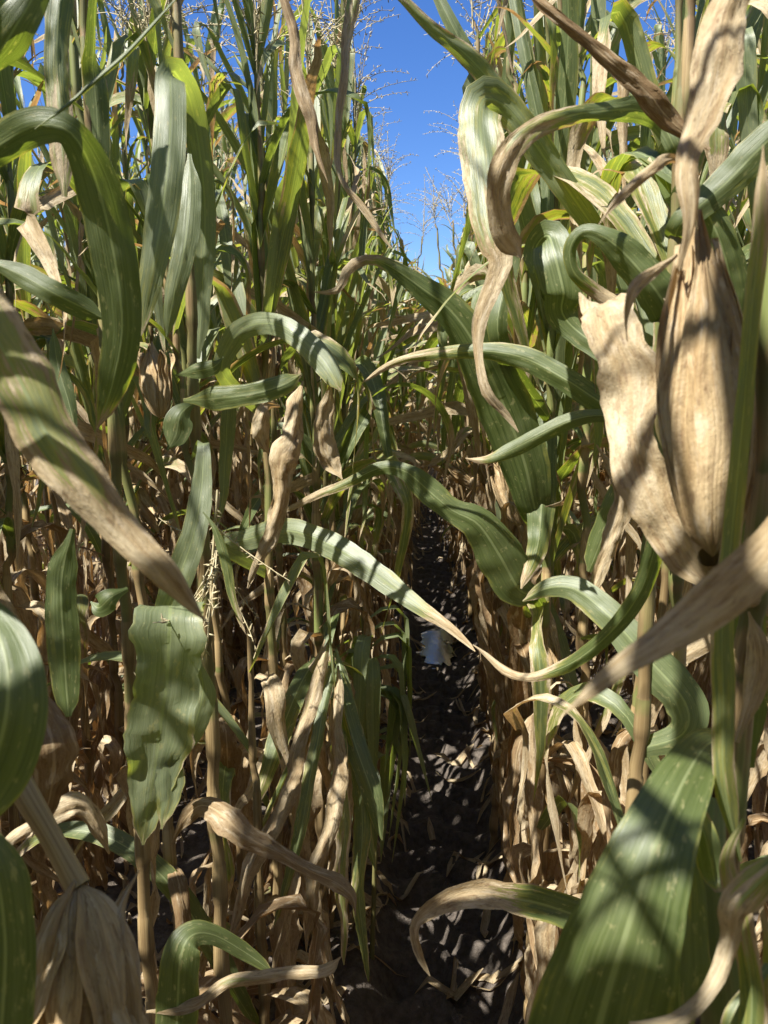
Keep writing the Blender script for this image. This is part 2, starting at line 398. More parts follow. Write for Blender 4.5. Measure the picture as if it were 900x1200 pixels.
def ear_geo(rng, L=.22, W=.031, nh=7, ns=24, nr=22, loose=.0, dry=1.0, lowres=False, shank=True):
    """Husked ear along +Z from its base; husk leaves overlap round a spindle."""
    g = Geo()
    if lowres: ns, nr, nh = 10, 8, 4
    t = np.linspace(0, 1, nr)
    prof = W * np.clip(np.sin(np.pi * np.clip(t, 0, 1) ** .85), 0, 1) ** .8 * (1 - .35 * t ** 3)
    prof[0] = W * .03; prof[-1] = W * .05
    P = np.stack((0 * t, 0 * t, t * L), 1)
    ph = rng.uniform(0, 6)
    th = np.arange(ns) / ns * 2 * math.pi
    rad = prof[:, None] * (1 + .05 * np.sin(th * 7 + ph)[None] + .03 * np.sin(th * 13 + 2 * ph)[None])
    V = np.stack((rad * np.cos(th), rad * np.sin(th), np.repeat(t[:, None] * L, ns, 1)), 2).reshape(-1, 3)
    uv = np.stack((np.tile(np.abs(th / math.pi - 1), nr), np.repeat(t * L, ns)), 1)
    g.add(V, grid_faces(nr, ns, True), uv, dry, rng.random(), None, 3)
    nc = 13 if not lowres else 3
    sx = rng.uniform(0, 99)
    for h in range(nh):
        a0 = h * 2.4 + rng.uniform(-.4, .4); span = rng.uniform(.5, .95); end = rng.uniform(.7, 1.1) if not lowres else rng.uniform(.75, 1); off = .0008 + .0005 * h
        tt = np.linspace(0, end, nr); k = tt / end
        flare = loose * W * sm(k, .55, 1.0) * rng.uniform(.2, 2.2)
        r = np.interp(tt, t, prof) + off * sm(k, 0, .08) + flare
        wid = span * np.clip(1 - k ** 2.2, .02, 1)
        sk = rng.uniform(-.45, .45)
        u = np.linspace(-1, 1, nc)
        A = a0 + sk * k[:, None] + wid[:, None] * u[None] + (0 if lowres else .16) * np.array([[noise.noise((q * 5, sx + h, p)) for p in u] for q in k])
        wr = sm(k, 0, .1)[:, None] * np.array([[noise.noise((p * 5 + h * 7, q * 2.2, sx)) + .6 * noise.noise((p * 11 + h * 7, q * 5, sx + 4)) for p in u] for q in k])
        rr = r[:, None] * (1 + .05 * np.sin(u * 9 + h)[None]) + (.0016 + .0022 * k[:, None]) * wr + .003 * (np.abs(u) ** 3)[None] * (.4 + k[:, None]) * sm(k, 0, .1)[:, None]
        V = np.stack((rr * np.cos(A), rr * np.sin(A), np.repeat(tt[:, None] * L, nc, 1)), 2).reshape(-1, 3)
        uv = np.stack((np.tile((u + 1) / 2, nr), np.repeat(tt * L, nc)), 1)
        g.add(V, grid_faces(nr, nc), uv, dry - rng.choice((0, 0, 0, .2)), rng.random(), None, 3)
    if shank: tube(g, [(0, 0, -.055), (0, 0, -.02), (0, 0, .012)], [.0075, .009, W * .34], 8 if not lowres else 5, dry, rng.random(), None, 1)
    return g

def silk_geo(rng, L):
    g = Geo()
    for i in range(14):
        p = np.array((0, 0, L * .96)); d = np.array((rng.gauss(0, .4), rng.gauss(0, .4), 1.0)); pts = []
        for k in range(5):
            pts.append(p.copy()); d = d + np.array((rng.gauss(0, .3), rng.gauss(0, .3), -.5)); d /= np.linalg.norm(d); p = p + d * .008
        tube(g, pts, .0008, 3, 1, 0, None, 4)
    return g

# ------------------------------------------------------------------ object helpers
def link(name, me, parent=None, mat=None):
    o = bpy.data.objects.new(name, me); COL.objects.link(o)
    if parent is not None: o.parent = parent
    if mat is not None: o.matrix_basis = mat
    return o

def empty(name, loc):
    o = bpy.data.objects.new(name, None); COL.objects.link(o); o.location = loc; o.empty_display_size = .1
    return o

def tag(o, label=None, cat=None, group=None, kind=None):
    for k, v in (('label', label), ('category', cat), ('group', group), ('kind', kind)):
        if v: o[k] = v
    return o

def ordinal(n):
    return {1: 'first', 2: 'second', 3: 'third', 4: 'fourth', 5: 'fifth', 6: 'sixth', 7: 'seventh', 8: 'eighth', 9: 'ninth', 10: 'tenth', 11: 'eleventh', 12: 'twelfth',
            13: 'thirteenth', 14: 'fourteenth', 15: 'fifteenth', 16: 'sixteenth', 17: 'seventeenth', 18: 'eighteenth', 19: 'nineteenth', 20: 'twentieth'}[n]

# ------------------------------------------------------------------ ground
TRACK_X = .015
def track_c(y): return TRACK_X + .025 * math.sin(y * .5 + .4)
PY = 4.35
def ground_z(x, y):
    c = x - track_c(y)
    z = .03 * (noise.noise((x * 2.1, y * 2.1, 0)))
    if -3 < x < 3 and y < 16:
        z += .022 * noise.noise((x * 9, y * 9, 3)) + .012 * abs(noise.noise((x * 23, y * 23, 7)))
    a = abs(c)
    if a < .42:
        dep = 1 - float(sm(np.float64(a), .11, .2))
        lug = .5 + .5 * math.sin((y + .55 * a) * 2 * math.pi / .155 + 1.6 * noise.noise((x * 4, y * 4, 11)) + math.pi * float(sm(np.float64(c), -.05, .05)))
        pud = math.exp(-((y - PY) / .3) ** 4 - (c / .1) ** 4); lug *= 1 - pud; dep *= 1 + .12 * pud
        z = z * (1 - .75 * dep) - dep * (.095 - .055 * (lug ** 1.5))
        z += .035 * math.exp(-((a - .245) / .05) ** 2) * (.6 + .8 * noise.noise((x * 7, y * 7, 5)))
    return z

def spaced(fine_lo, fine_hi, step, far, grow=1.35):
    v = list(np.arange(fine_lo, fine_hi + 1e-6, step)); d = step
    while v[-1] < far: d *= grow; v.append(v[-1] + d)
    d = step
    while v[0] > -far: d *= grow; v.insert(0, v[0] - d)
    return np.array(v)

xs = np.unique(np.concatenate((spaced(-2.4, 2.4, .04, 220), np.arange(-.5, .5, .0125))))
ys = spaced(.2, 9.5, .021, 260)
V = np.array([(x, y, ground_z(x, y)) for y in ys for x in xs])
wet = np.array([max(0.0, 1 - abs(v[0] - track_c(v[1])) / .34) ** .6 if abs(v[0] - track_c(v[1])) < .34 else 0.0 for v in V])
me = bpy.data.meshes.new('ground')
nx, ny = len(xs), len(ys)
ii, jj = np.meshgrid(np.arange(ny - 1), np.arange(nx - 1), indexing='ij')
q = (ii * nx + jj).ravel()
Fc = np.stack((q, q + 1, q + 1 + nx, q + nx), 1); nf = len(Fc)
me.vertices.add(len(V)); me.vertices.foreach_set('co', V.astype(np.float32).ravel())
me.loops.add(nf * 4); me.loops.foreach_set('vertex_index', Fc.astype(np.int32).ravel())
me.polygons.add(nf); me.polygons.foreach_set('loop_start', np.arange(0, nf * 4, 4, dtype=np.int32)); me.polygons.foreach_set('loop_total', np.full(nf, 4, dtype=np.int32))
me.polygons.foreach_set('use_smooth', np.ones(nf, dtype=bool)); me.update(calc_edges=True)
aw = me.attributes.new('wet', 'FLOAT', 'POINT'); aw.data.foreach_set('value', wet.astype(np.float32))
me.materials.append(M_SOIL)
tag(link('ground', me), kind='structure')

# puddle: a thin sheet of water with an uneven shore in the bottom of the wheel track
rng = random.Random(5)
pc = at(509, 752, 4.4); py0 = 4.35
PUD = -.078; ring = []
for k in range(90):
    a = k / 90 * 2 * math.pi; rr = 1 + .45 * noise.noise((math.cos(a) * 2.6, math.sin(a) * 2.6, 4)) + .09 * noise.noise((math.cos(a) * 7, math.sin(a) * 7, 9))
    ring.append((track_c(py0) + .105 * math.cos(a) * rr, py0 + .36 * math.sin(a) * rr, PUD))
me = bpy.data.meshes.new('puddle'); me.from_pydata(ring + [(track_c(py0), py0, PUD)], [], [(k, (k + 1) % 90, 90) for k in range(90)])
me.materials.append(M_WATER)
tag(link('puddle', me), 'small puddle of standing water reflecting blue sky in the wheel track', 'puddle', kind='structure')

# ------------------------------------------------------------------ part library
rl = random.Random(11)
LIB = {k: [] for k in ('erect', 'arch', 'fold', 'half', 'dry')}
for k, n in (('erect', 16), ('arch', 12), ('fold', 10), ('half', 12), ('dry', 22)):
    for i in range(n):
        g, P = rand_leaf(k, rl); LIB[k].append((g.mesh('leaf', [M_LEAF]), P))
LOW = {k: [] for k in LIB}
for k in LIB:
    for i in range(8): LOW[k].append(rand_leaf(k, rl, 13, 5)[0])
TINY = {k: [] for k in LIB}
for k in LIB:
    for i in range(6): TINY[k].append(rand_leaf(k, rl, 9, 3)[0])
STALKS = []
for i in range(10):
    H = rl.uniform(2.2, 2.45); lean = (rl.gauss(0, .08), rl.gauss(0, .08))
    g, nodes = stalk_geo(rl, H, rl.uniform(.010, .0135), 9, lean); STALKS.append((g.mesh('stalk', ALL), nodes, H, lean))
TASSELS = [tassel_geo(rl, 3, rl.randint(9, 15)).mesh('tassel', ALL) for i in range(7)]
EARS, SILKS = [], []
for i in range(5):
    L = rl.uniform(.17, .22)
    EARS.append((ear_geo(rl, L, rl.uniform(.024, .03), 7, 20, 16, rl.uniform(.1, .6)).mesh('ear', ALL), L)); SILKS.append(silk_geo(rl, L).mesh('silk', ALL))
EARLOW = [ear_geo(rl, .2, .028, lowres=True) for i in range(3)]

def rot(az, el=0, roll=0, s=1.0, loc=(0, 0, 0)):
    return Matrix.Translation(loc) @ Matrix.Rotation(az, 4, 'Z') @ Matrix.Rotation(el, 4, 'Y') @ Matrix.Rotation(roll, 4, 'X') @ Matrix.Scale(s, 4)

SKY_GAP = np.array(((400, -60), (432, 130), (455, 220), (478, 290), (500, 325), (532, 325), (547, 250), (552, 150), (566, 60), (590, -60)), float)
TRACK_GAP = np.array(((496, 560), (532, 560), (556, 700), (575, 900), (610, 1230), (430, 1230), (452, 1000), (478, 760), (486, 660)), float)
def inside(p, poly):
    x, y = p; c = False; n = len(poly); j = n - 1
    for i in range(n):
        xi, yi = poly[i]; xj, yj = poly[j]
        if (yi > y) != (yj > y) and x < (xj - xi) * (y - yi) / (yj - yi) + xi: c = not c
        j = i
    return c
def blocks(P, M):
    A = np.array(M)
    Q = P[3::3] @ A[:3, :3].T + A[:3, 3]
    pr = project(Q)
    for a, b, d in pr:
        if d < .02: continue
        if d < .95 and -150 < a < 1050 and -150 < b < 1350: return True
        if d < 9 and (inside((a, b), SKY_GAP) or inside((a, b), TRACK_GAP)): return True
    return False

def recipe(rng, nodes, H):
    """(kind, height, azimuth, x, y) of every leaf of one plant"""
    out = []; az = rng.uniform(0, 6.28); dz = rng.gauss(0, .16)
    for (x, y, zt) in nodes:
        if zt < .12: continue
        z = max(zt + dz, .13)
        az += math.pi + rng.gauss(0, .5)
        f = z / H
        if z < .55: k = rng.choices(('dry', 'half', 'arch'), (.91, .06, .03))[0]
        elif z < .95: k = rng.choices(('dry', 'half', 'arch'), (.62, .24, .14))[0]
        elif z < 1.25: k = rng.choices(('dry', 'half', 'arch', 'fold'), (.2, .34, .34, .12))[0]
        elif f < .78: k = rng.choices(('erect', 'arch', 'fold', 'half'), (.38, .32, .16, .14))[0]
        else: k = rng.choices(('erect', 'arch', 'fold', 'half'), (.46, .22, .16, .16))[0]
        out.append((k, zt + .02, az, x, y))
        for q in range(rng.choice((1, 1, 2, 3)) if z > 1.15 else 0): out.append((rng.choice(('erect', 'erect', 'half', 'fold')), zt + rng.uniform(.03, .1), az + rng.uniform(1, 5), x, y))
        for q in range(rng.choice((0, 1, 1, 2)) if z < 1.1 else 0): out.append(('dry', zt + .05, az + rng.uniform(1.5, 4.5), x, y))
    return out

def plant_with_parts(x, y, rng, label, group, ear=None, skip=None, tassel=True, stalk=None, size=1.0):
    z = ground_z(x, y) - .02
    root = empty('corn_plant', (x, y, z)); tag(root, label, 'corn plant', group)
    me, nodes, H, lean = STALKS[rng.randrange(len(STALKS)) if stalk is None else stalk]
    a0 = rng.uniform(0, 6.28) * 0
    link('stalk', me, root)
    root.scale = (size, size, size); root.rotation_euler = (rng.gauss(0, .035), rng.gauss(0, .025), 0)
    base = Matrix.Translation((x, y, z)) @ root.rotation_euler.to_matrix().to_4x4() @ Matrix.Scale(size, 4)
    for k, h, az, ox, oy in recipe(rng, nodes, H):
        if skip and skip(h): continue
        for tr in range(9):
            me, P = rng.choice(LIB[k]); s = rng.uniform(.82, 1.12) * (.6 if h > 1.9 else .85 if h > 1.6 else 1)
            M = rot(az if tr == 0 else az + rng.uniform(-1, 1) * .5 * tr, rng.gauss(0, .06), rng.gauss(0, .1), s, (ox, oy, h))
            if not blocks(P, base @ M): break
        else: continue
        link('leaf', me, root, M)
    if tassel: link('tassel', rng.choice(TASSELS), root, rot(rng.uniform(0, 6.28), rng.gauss(0, .12), 0, 1, (lean[0], lean[1], H)))
    if rng.random() < .75 if ear is None else ear:
        i = rng.randrange(5); nd = [n for n in nodes if .95 < n[2] < 1.3]; nd = rng.choice(nd); az = rng.uniform(0, 6.28)
        tilt = rng.choice((.25, .35, .5, .9, 2.4))
        M = rot(az, tilt, 0, 1, (nd[0] + .015 * math.cos(az), nd[1] + .015 * math.sin(az), nd[2]))
        e = link('ear', EARS[i][0], root, M); link('silk', SILKS[i], e)
    return root

def plant_mesh(rng, lib, ns, coarse, tass):
    g = Geo(); H = rng.uniform(2.1, 2.4)
    sg, nodes = stalk_geo(rng, H, .012, ns, (rng.gauss(0, .05), rng.gauss(0, .05)), coarse); g.merge(sg)
    for k, h, az, ox, oy in recipe(rng, nodes, H):
        M = rot(az, rng.gauss(0, .06), rng.gauss(0, .1), rng.uniform(.82, 1.12) * (.6 if h > 1.9 else .85 if h > 1.6 else 1), (ox, oy, h))
        g.merge(rng.choice(lib[k]), np.array(M), rng.random(), 0)
    g.merge(tass, np.array(rot(rng.uniform(0, 6), rng.gauss(0, .1), 0, 1, (0, 0, H))))
    if rng.random() < .7:
        az = rng.uniform(0, 6.28)
        g.merge(rng.choice(EARLOW), np.array(rot(az, rng.choice((.3, .5, .9, 2.4)), 0, 1, (.015 * math.cos(az), .015 * math.sin(az), rng.uniform(.95, 1.25)))), rng.random())
    return g

# ------------------------------------------------------------------ hero plants: leaves traced in space
CURVED = 26
def crom(K, n):
    K = np.asarray(K, float); m = len(K)
    Q = np.vstack((2 * K[0] - K[1], K, 2 * K[-1] - K[-2]))
    ch = np.concatenate(([0], np.cumsum(np.linalg.norm(np.diff(K[:, :3], axis=0), axis=1))))
    out = []
    for s in np.linspace(0, ch[-1], n):
        i = min(max(np.searchsorted(ch, s, side='right') - 1, 0), m - 2)
        t = (s - ch[i]) / max(ch[i + 1] - ch[i], 1e-9)
        p0, p1, p2, p3 = Q[i], Q[i + 1], Q[i + 2], Q[i + 3]
        out.append(.5 * (2 * p1 + (p2 - p0) * t + (2 * p0 - 5 * p1 + 4 * p2 - p3) * t * t + (3 * p1 - p0 - 3 * p2 + p3) * t ** 3))
    return np.array(out)

class Hero:
    def __init__(s, base, top, label, seed, H=2.3, r0=.013, group='corn plants nearest the camera', drytop=None):
        s.rng = random.Random(seed); x, y = base; s.z = ground_z(x, y) - .02; s.x, s.y = x, y
        s.root = empty('corn_plant', (x, y, s.z)); tag(s.root, label, 'corn plant', group)
        s.lean = (top[0] - x, top[1] - y); s.H = H
        g, s.nodes = stalk_geo(s.rng, H, r0, 12, s.lean, drytop=drytop)
        link('stalk', g.mesh('stalk', ALL), s.root)
        s.O = np.array((x, y, s.z))
    def stem(s, z):
        k = (max(z - s.z, 0) / s.H) ** 1.4; return np.array((s.x + s.lean[0] * k, s.y + s.lean[1] * k, z))
    def leaf(s, pts, label=None, attach=True, n=56, fold=.22, curl=0.0, rip=(.004, 16), ragged=.015, nc=9, name='leaf', rise=.12, mat=None, crumple=None, wear=0.0):
        """pts: (px, py, depth, apparent width px, dry, roll in degrees), base first"""
        K = []
        for p in pts:
            px, py, d, w, dr = p[:5]; ro = p[5] if len(p) > 5 else 0
            P = at(px, py, d); K.append((*P, w * d / F / 2, dr, R(ro)))
        if attach:
            b = np.array(K[0][:3]); dist = np.linalg.norm(b[:2] - s.stem(b[2])[:2])
            a = s.stem(max(b[2] - min(dist * .7, .35) * (1 if rise > 0 else -1), .1))
            K.insert(0, (*a, max(K[0][3] * .55, .012), K[0][4], K[0][5]))
        C = crom(K, n); P = C[:, :3]; w = np.maximum(C[:, 3], .0008); dry = np.clip(C[:, 4], -.2, 1.2); ro = C[:, 5]
        Vw = P - CP; Vw /= np.linalg.norm(Vw, axis=1)[:, None]
        Ls = np.concatenate(([0], np.cumsum(np.linalg.norm(np.diff(P, axis=0), axis=1)))); sdn = s.rng.uniform(0, 60); dr = np.clip(dry, 0, 1)
        ro = ro + dr * np.array([.45 * noise.noise((l * 9, sdn, 1)) for l in Ls]); w = w * (1 + (.10 + dr * .24) * np.array([noise.noise((l * 15, sdn, 2)) + .5 * noise.noise((l * 45, sdn, 2)) for l in Ls]))
        P = P + (dr * .010)[:, None] * np.array([(noise.noise((l * 13, sdn, 3)), noise.noise((l * 13, sdn, 4)), noise.noise((l * 13, sdn, 5))) for l in Ls])
        if not attach: w = w * (.22 + .78 * sm(Ls, 0, .055)) 
        w = w * (.3 + .7 * sm(Ls[-1] - Ls, 0, .02))
        if crumple is None: crumple = .0028 + .0085 * float(np.mean(np.clip(dry, 0, 1)))
        T = np.gradient(P, axis=0); T /= np.linalg.norm(T, axis=1)[:, None]
        side = []; prev = None
        for t, v in zip(T, Vw):
            q = np.cross(t, v); l = np.linalg.norm(q)
            q = q / l if l > .12 else (prev if prev is not None else q / (l + 1e-9))
            if prev is not None and q.dot(prev) < 0: q = -q
            if prev is not None and l < .5: q = q * l * 2 + prev * (1 - l * 2)
            q = q - t * q.dot(t); q /= np.linalg.norm(q); side.append(q); prev = q
        side = np.array(side); nr = np.cross(side, T)
        s2 = side * np.cos(ro)[:, None] + nr * np.sin(ro)[:, None]; n2 = np.cross(s2, T)
        w = w / np.maximum(np.abs(np.cos(ro)), .35)
        g = Geo(); strip(g, P - s.O, s2, n2, w, fold, curl, rip, s.rng.random(), dry, nc, s.rng, 0, ragged * 1.6, crumple, wear)
        o = link(name, g.mesh(name, [mat or M_LEAF]), s.root)
        if label: o['label'] = label
        return o
    def ear(s, b, t, W, loose, dry=1.0, label=None, seed=0, silk=True, nh=8):
        b, t = np.array(b) - s.O, np.array(t) - s.O; ax = Vector(t - b); L = ax.length
        g = ear_geo(random.Random(seed), L, W, nh, 40, 34, loose, dry, shank=silk)
        M = Matrix.Translation(b) @ ax.to_track_quat('Z', 'Y').to_matrix().to_4x4()
        e = link('ear', g.mesh('ear', ALL), s.root, M)
        if label: e['label'] = label
        if silk: link('silk', silk_geo(random.Random(seed), L).mesh('silk', ALL), e)
        sh = Geo(); P0 = np.array(s.stem(b[2] + s.z - .06)) - s.O
        return e
    def tube(s, pts, rad, name='shank', dry=.9, mi=1):
        g = Geo(); K = [(*(at(*p[:3]) - s.O), r) for p, r in zip(pts, rad)]
        C = crom(K, 14); tube(g, C[:, :3], C[:, 3], 12, dry, s.rng.random(), None, mi)
        return link(name, g.mesh(name, ALL), s.root)
    def fill(s, lo, hi, keep=1.0, tassel=True, near=False):
        base = Matrix.Translation(s.O)
        for k, h, az, ox, oy in recipe(s.rng, s.nodes, s.H):
            if not lo <= h <= hi or s.rng.random() > keep: continue
            for tr in range(9):
                me, P = s.rng.choice(LIB[k]); M = rot(az + s.rng.uniform(-1, 1) * .4 * tr, s.rng.gauss(0, .06), s.rng.gauss(0, .1), s.rng.uniform(.8, 1.1) * (.6 if h > 1.9 else .85 if h > 1.6 else 1), (ox, oy, h))
                if near or not blocks(P, base @ M): break
            else: continue
            link('leaf', me, s.root, M)
        if tassel: link('tassel', s.rng.choice(TASSELS), s.root, rot(s.rng.uniform(0, 6), s.rng.gauss(0, .1), 0, 1, (s.lean[0], s.lean[1], s.H)))

# ---- right foreground plant
A = Hero((.235, .56), (.245, .60), 'nearest corn plant at the right edge, carrying a large upright tan-husked ear', 21, r0=.014)
A.ear(at(836, 652, .53), at(812, 258, .55), .0252, .03, 1.0, 'large dry tan ear wrapped in papery husk', 4, False, 13)
A.tube([(880, 700, .57), (855, 690, .55), (836, 650, .53)], [.008, .009, .011])
A.leaf([(790, 310, .53, 20, 1), (797, 255, .52, 23, 1), (796, 200, .52, 26, 1), (812, 148, .53, 46, 1), (832, 90, .53, 50, 1), (855, 20, .54, 46, 1), (880, -60, .55, 40, 1)], 'long dry tan leaf hanging from above the ear', attach=False, curl=.5, rip=(.005, 40), ragged=.03, fold=.05)
A.leaf([(794, 300, .53, 20, 1), (775, 325, .51, 18, 1), (748, 345, .5, 14, 1), (735, 372, .5, 7, 1), (731, 395, .5, 3, 1)], attach=False, curl=0.44, rip=(.003, 60), ragged=.05)
A.leaf([(822, 205, .62, 8, 1), (790, 190, .6, 16, 1), (762, 200, .58, 14, 1), (735, 230, .57, 12, 1), (708, 262, .57, 3, 1)], attach=False, curl=0.33)
A.leaf([(845, 690, .6, 30, 1), (815, 668, .6, 48, 1), (778, 610, .61, 56, 1), (748, 530, .62, 58, 1), (732, 450, .63, 68, 1), (716, 380, .64, 60, 1), (705, 356, .67, 56, 1), (706, 362, .72, 50, 1), (716, 395, .74, 40, 1)], 'broad mottled tan leaf curled over at its tip', attach=False, curl=-.12, rip=(.006, 45), ragged=.05, fold=.05, crumple=.0075, nc=13)
A.leaf([(868, 1010, .52, 26, .1), (846, 900, .5, 30, .35), (846, 800, .5, 30, .35), (853, 660, .49, 27, .25), (868, 500, .47, 24, .15), (880, 380, .45, 24, .2), (893, 240, .44, 20, .55), (897, 180, .44, 4, 1)], 'long pale green leaf standing edge-on with tan margins', attach=False, fold=.6, ragged=.01, wear=-.4)
A.leaf([(880, 900, .62, 40, .0), (874, 760, .6, 46, .0), (876, 620, .6, 44, .0), (890, 500, .6, 44, .1), (905, 430, .6, 30, .2)], attach=False, fold=.3)
A.leaf([(862, 870, .56, 26, .6), (876, 820, .56, 30, .8), (880, 760, .56, 22, .9), (876, 720, .56, 10, 1)], attach=False)
A.leaf([(1010, 560, .36, 50, 1), (950, 608, .35, 56, 1), (890, 660, .34, 52, 1), (810, 722, .34, 42, 1), (730, 785, .34, 29, 1), (685, 825, .34, 16, 1), (658, 847, .34, 4, 1)], 'out of focus dry tan leaf reaching across toward the track', attach=False, fold=.12, curl=.25, rip=(.001, 20), crumple=.002)
A.leaf([(660, 1480, .52, 150, .0), (680, 1300, .48, 165, .0), (705, 1190, .46, 156, .0), (735, 1090, .45, 128, .0), (770, 985, .46, 92, .02), (806, 905, .50, 62, .05), (832, 870, .56, 40, .1), (850, 880, .6, 25, .1)], 'very broad dark green leaf bent over beside the stalk', attach=False, fold=.16, rip=(.004, 12), ragged=.008, n=44)
A.leaf([(900, 1130, .48, 40, .05), (868, 1190, .46, 40, .1), (865, 1250, .46, 40, .2)], attach=False)
A.leaf([(800, 1230, .48, 85, .1), (795, 1130, .48, 78, .06), (800, 1030, .49, 52, .1), (792, 975, .5, 26, .5), (788, 945, .5, 14, .9), (803, 940, .49, 22, .8), (822, 975, .48, 28, .3), (836, 1030, .48, 34, .2), (840, 1046, .47, 26, .8)], 'green leaf folded down with a dry crease', attach=False, fold=.35, n=46, ragged=.015, wear=-.3)
A.tube([(856, 1290, .53), (848, 1180, .52), (838, 1080, .52), (832, 1000, .53), (836, 940, .55)], [.017, .0155, .0135, .011, .008], 'sheath', .35)
A.leaf([(960, 960, .42, 40, .3), (900, 1015, .42, 40, .35), (858, 1062, .42, 44, .55), (850, 1105, .43, 34, .95), (830, 1150, .43, 22, 1), (790, 1185, .43, 16, 1), (740, 1200, .43, 12, 1)], 'green and brown leaf bending down into a dry tip', attach=False, curl=.5, ragged=.05)
A.leaf([(870, 960, .46, 20, .3), (850, 1010, .46, 26, .5), (872, 1080, .45, 28, .6), (885, 1160, .45, 26, .35), (880, 1250, .45, 30, .3)], attach=False, fold=.3)
A.leaf([(890, 1060, .5, 22, .7), (905, 1130, .5, 26, .5), (890, 1220, .5, 22, .9)], attach=False)
A.leaf([(838, 560, .56, 20, .1), (812, 610, .62, 22, .0), (770, 560, .66, 26, .0), (775, 600, .7, 26, .0), (768, 640, .74, 27, .0), (748, 698, .8, 25, .02), (708, 748, .86, 22, .05), (664, 780, .92, 17, .15), (622, 791, .96, 13, .7), (588, 783, .98, 11, 1), (552, 756, 1.0, 5, 1)][3:], 'narrow green leaf sweeping down to the left in a hook', attach=False, fold=.35, curl=.3, n=44)
A.leaf([(775, 600, .7, 26, .0), (772, 545, .69, 20, .0), (762, 500, .7, 12, .1), (768, 440, .7, 9, .3)], attach=False)
A.leaf([(870, -40, .9, 40, 0), (840, 60, .9, 40, 0), (800, 150, .95, 34, 0), (770, 200, 1, 20, .1)], attach=False)
A.fill(.05, .75, .7, False)
A.fill(1.75, 2.3, .7, True)

# ---- second right plant
B = Hero((.275, .98), (.29, 1.0), 'corn plant right of the track with arching yellow-green leaf above a rolled green leaf', 22)
B.leaf([(790, 172, .9, 20, .0), (772, 140, .9, 26, .0), (742, 128, .88, 30, .0), (705, 131, .86, 22, .05), (668, 136, .84, 22, .35), (628, 150, .82, 25, .55), (598, 185, .82, 27, .75), (584, 228, .83, 26, .95), (590, 266, .85, 34, 1), (606, 290, .87, 28, 1), (613, 304, .87, 6, 1)], 'arched leaf, green at the base and tan at the hanging tip', fold=.2, curl=.25, n=50, ragged=.03, wear=-.3)
B.leaf([(830, 175, .85, 32, 1), (795, 148, .85, 34, 1), (752, 105, .84, 30, 1), (705, 62, .83, 20, 1), (660, 22, .82, 15, 1), (615, -8, .82, 12, 1)], 'brown withered leaf sloping up out of the frame', attach=False, curl=0.66, rip=(.003, 20), wear=.75)
B.leaf([(800, 860, 1.0, 40, 0), (802, 822, 1.0, 52, 0), (752, 764, 1.02, 48, 0), (708, 716, 1.05, 38, 0), (672, 690, 1.08, 32, .05), (640, 690, 1.1, 24, .1), (612, 706, 1.12, 6, .4)], 'dark green leaf arching low over the dry stems', fold=.3, wear=-.4)
B.leaf([(668, 380, 1.0, 34, 0), (660, 340, .98, 46, 0), (650, 300, .98, 50, 0), (642, 276, 1.0, 36, 0), (628, 290, 1.02, 28, .05), (625, 320, 1.02, 20, .1)], attach=True, fold=.15)
B.leaf([(786, 375, .95, 44, 0), (772, 345, .93, 52, 0), (735, 300, .92, 42, 0), (705, 276, .92, 24, .02), (682, 272, .93, 18, .1), (668, 290, .94, 18, .1), (672, 318, .95, 16, .25), (700, 342, .96, 18, .7), (730, 358, .95, 14, 1), (742, 380, .95, 6, 1)], 'green leaf looping over into a dry twisted tip', fold=.3, curl=.2, n=60)
B.leaf([(760, 500, 1.1, 24, 0), (705, 472, 1.12, 30, 0), (665, 446, 1.14, 32, 0), (615, 420, 1.16, 30, .02), (565, 411, 1.18, 22, .1), (500, 414, 1.22, 16, .5), (455, 428, 1.25, 10, .6), (425, 446, 1.27, 3, .8)], 'dark green leaf lying level toward the left', fold=.35, curl=.2)
B.leaf([(765, 492, 1.08, 18, .0), (705, 487, 1.1, 18, .02), (672, 492, 1.12, 22, .0), (640, 506, 1.14, 24, .0), (598, 528, 1.16, 20, .1), (572, 538, 1.17, 12, .5), (548, 536, 1.18, 5, 1)], fold=.35, curl=.3)
B.leaf([(700, 520, 1.1, 10, .8), (728, 580, 1.1, 24, .9), (712, 640, 1.1, 22, 1), (692, 700, 1.1, 10, 1)], attach=False, curl=0.55, ragged=.06)
B.leaf([(820, 700, 1.0, 30, .1), (780, 540, 1.05, 40, .0), (745, 560, 1.1, 40, 0), (715, 610, 1.12, 36, 0), (690, 670, 1.15, 20, .1)][1:], fold=.3)
B.leaf([(806, 220, .9, 22, 0), (838, 268, .9, 38, 0), (856, 330, .92, 40, .05), (862, 380, .94, 26, .1)], fold=.3)
B.leaf([(800, 260, .9, 30, .0), (850, 215, .88, 40, .0), (900, 165, .86, 42, .0), (950, 130, .85, 30, .0)], fold=.3)
B.fill(.05, .95, .85, False); B.fill(1.5, 2.4, .8, True)

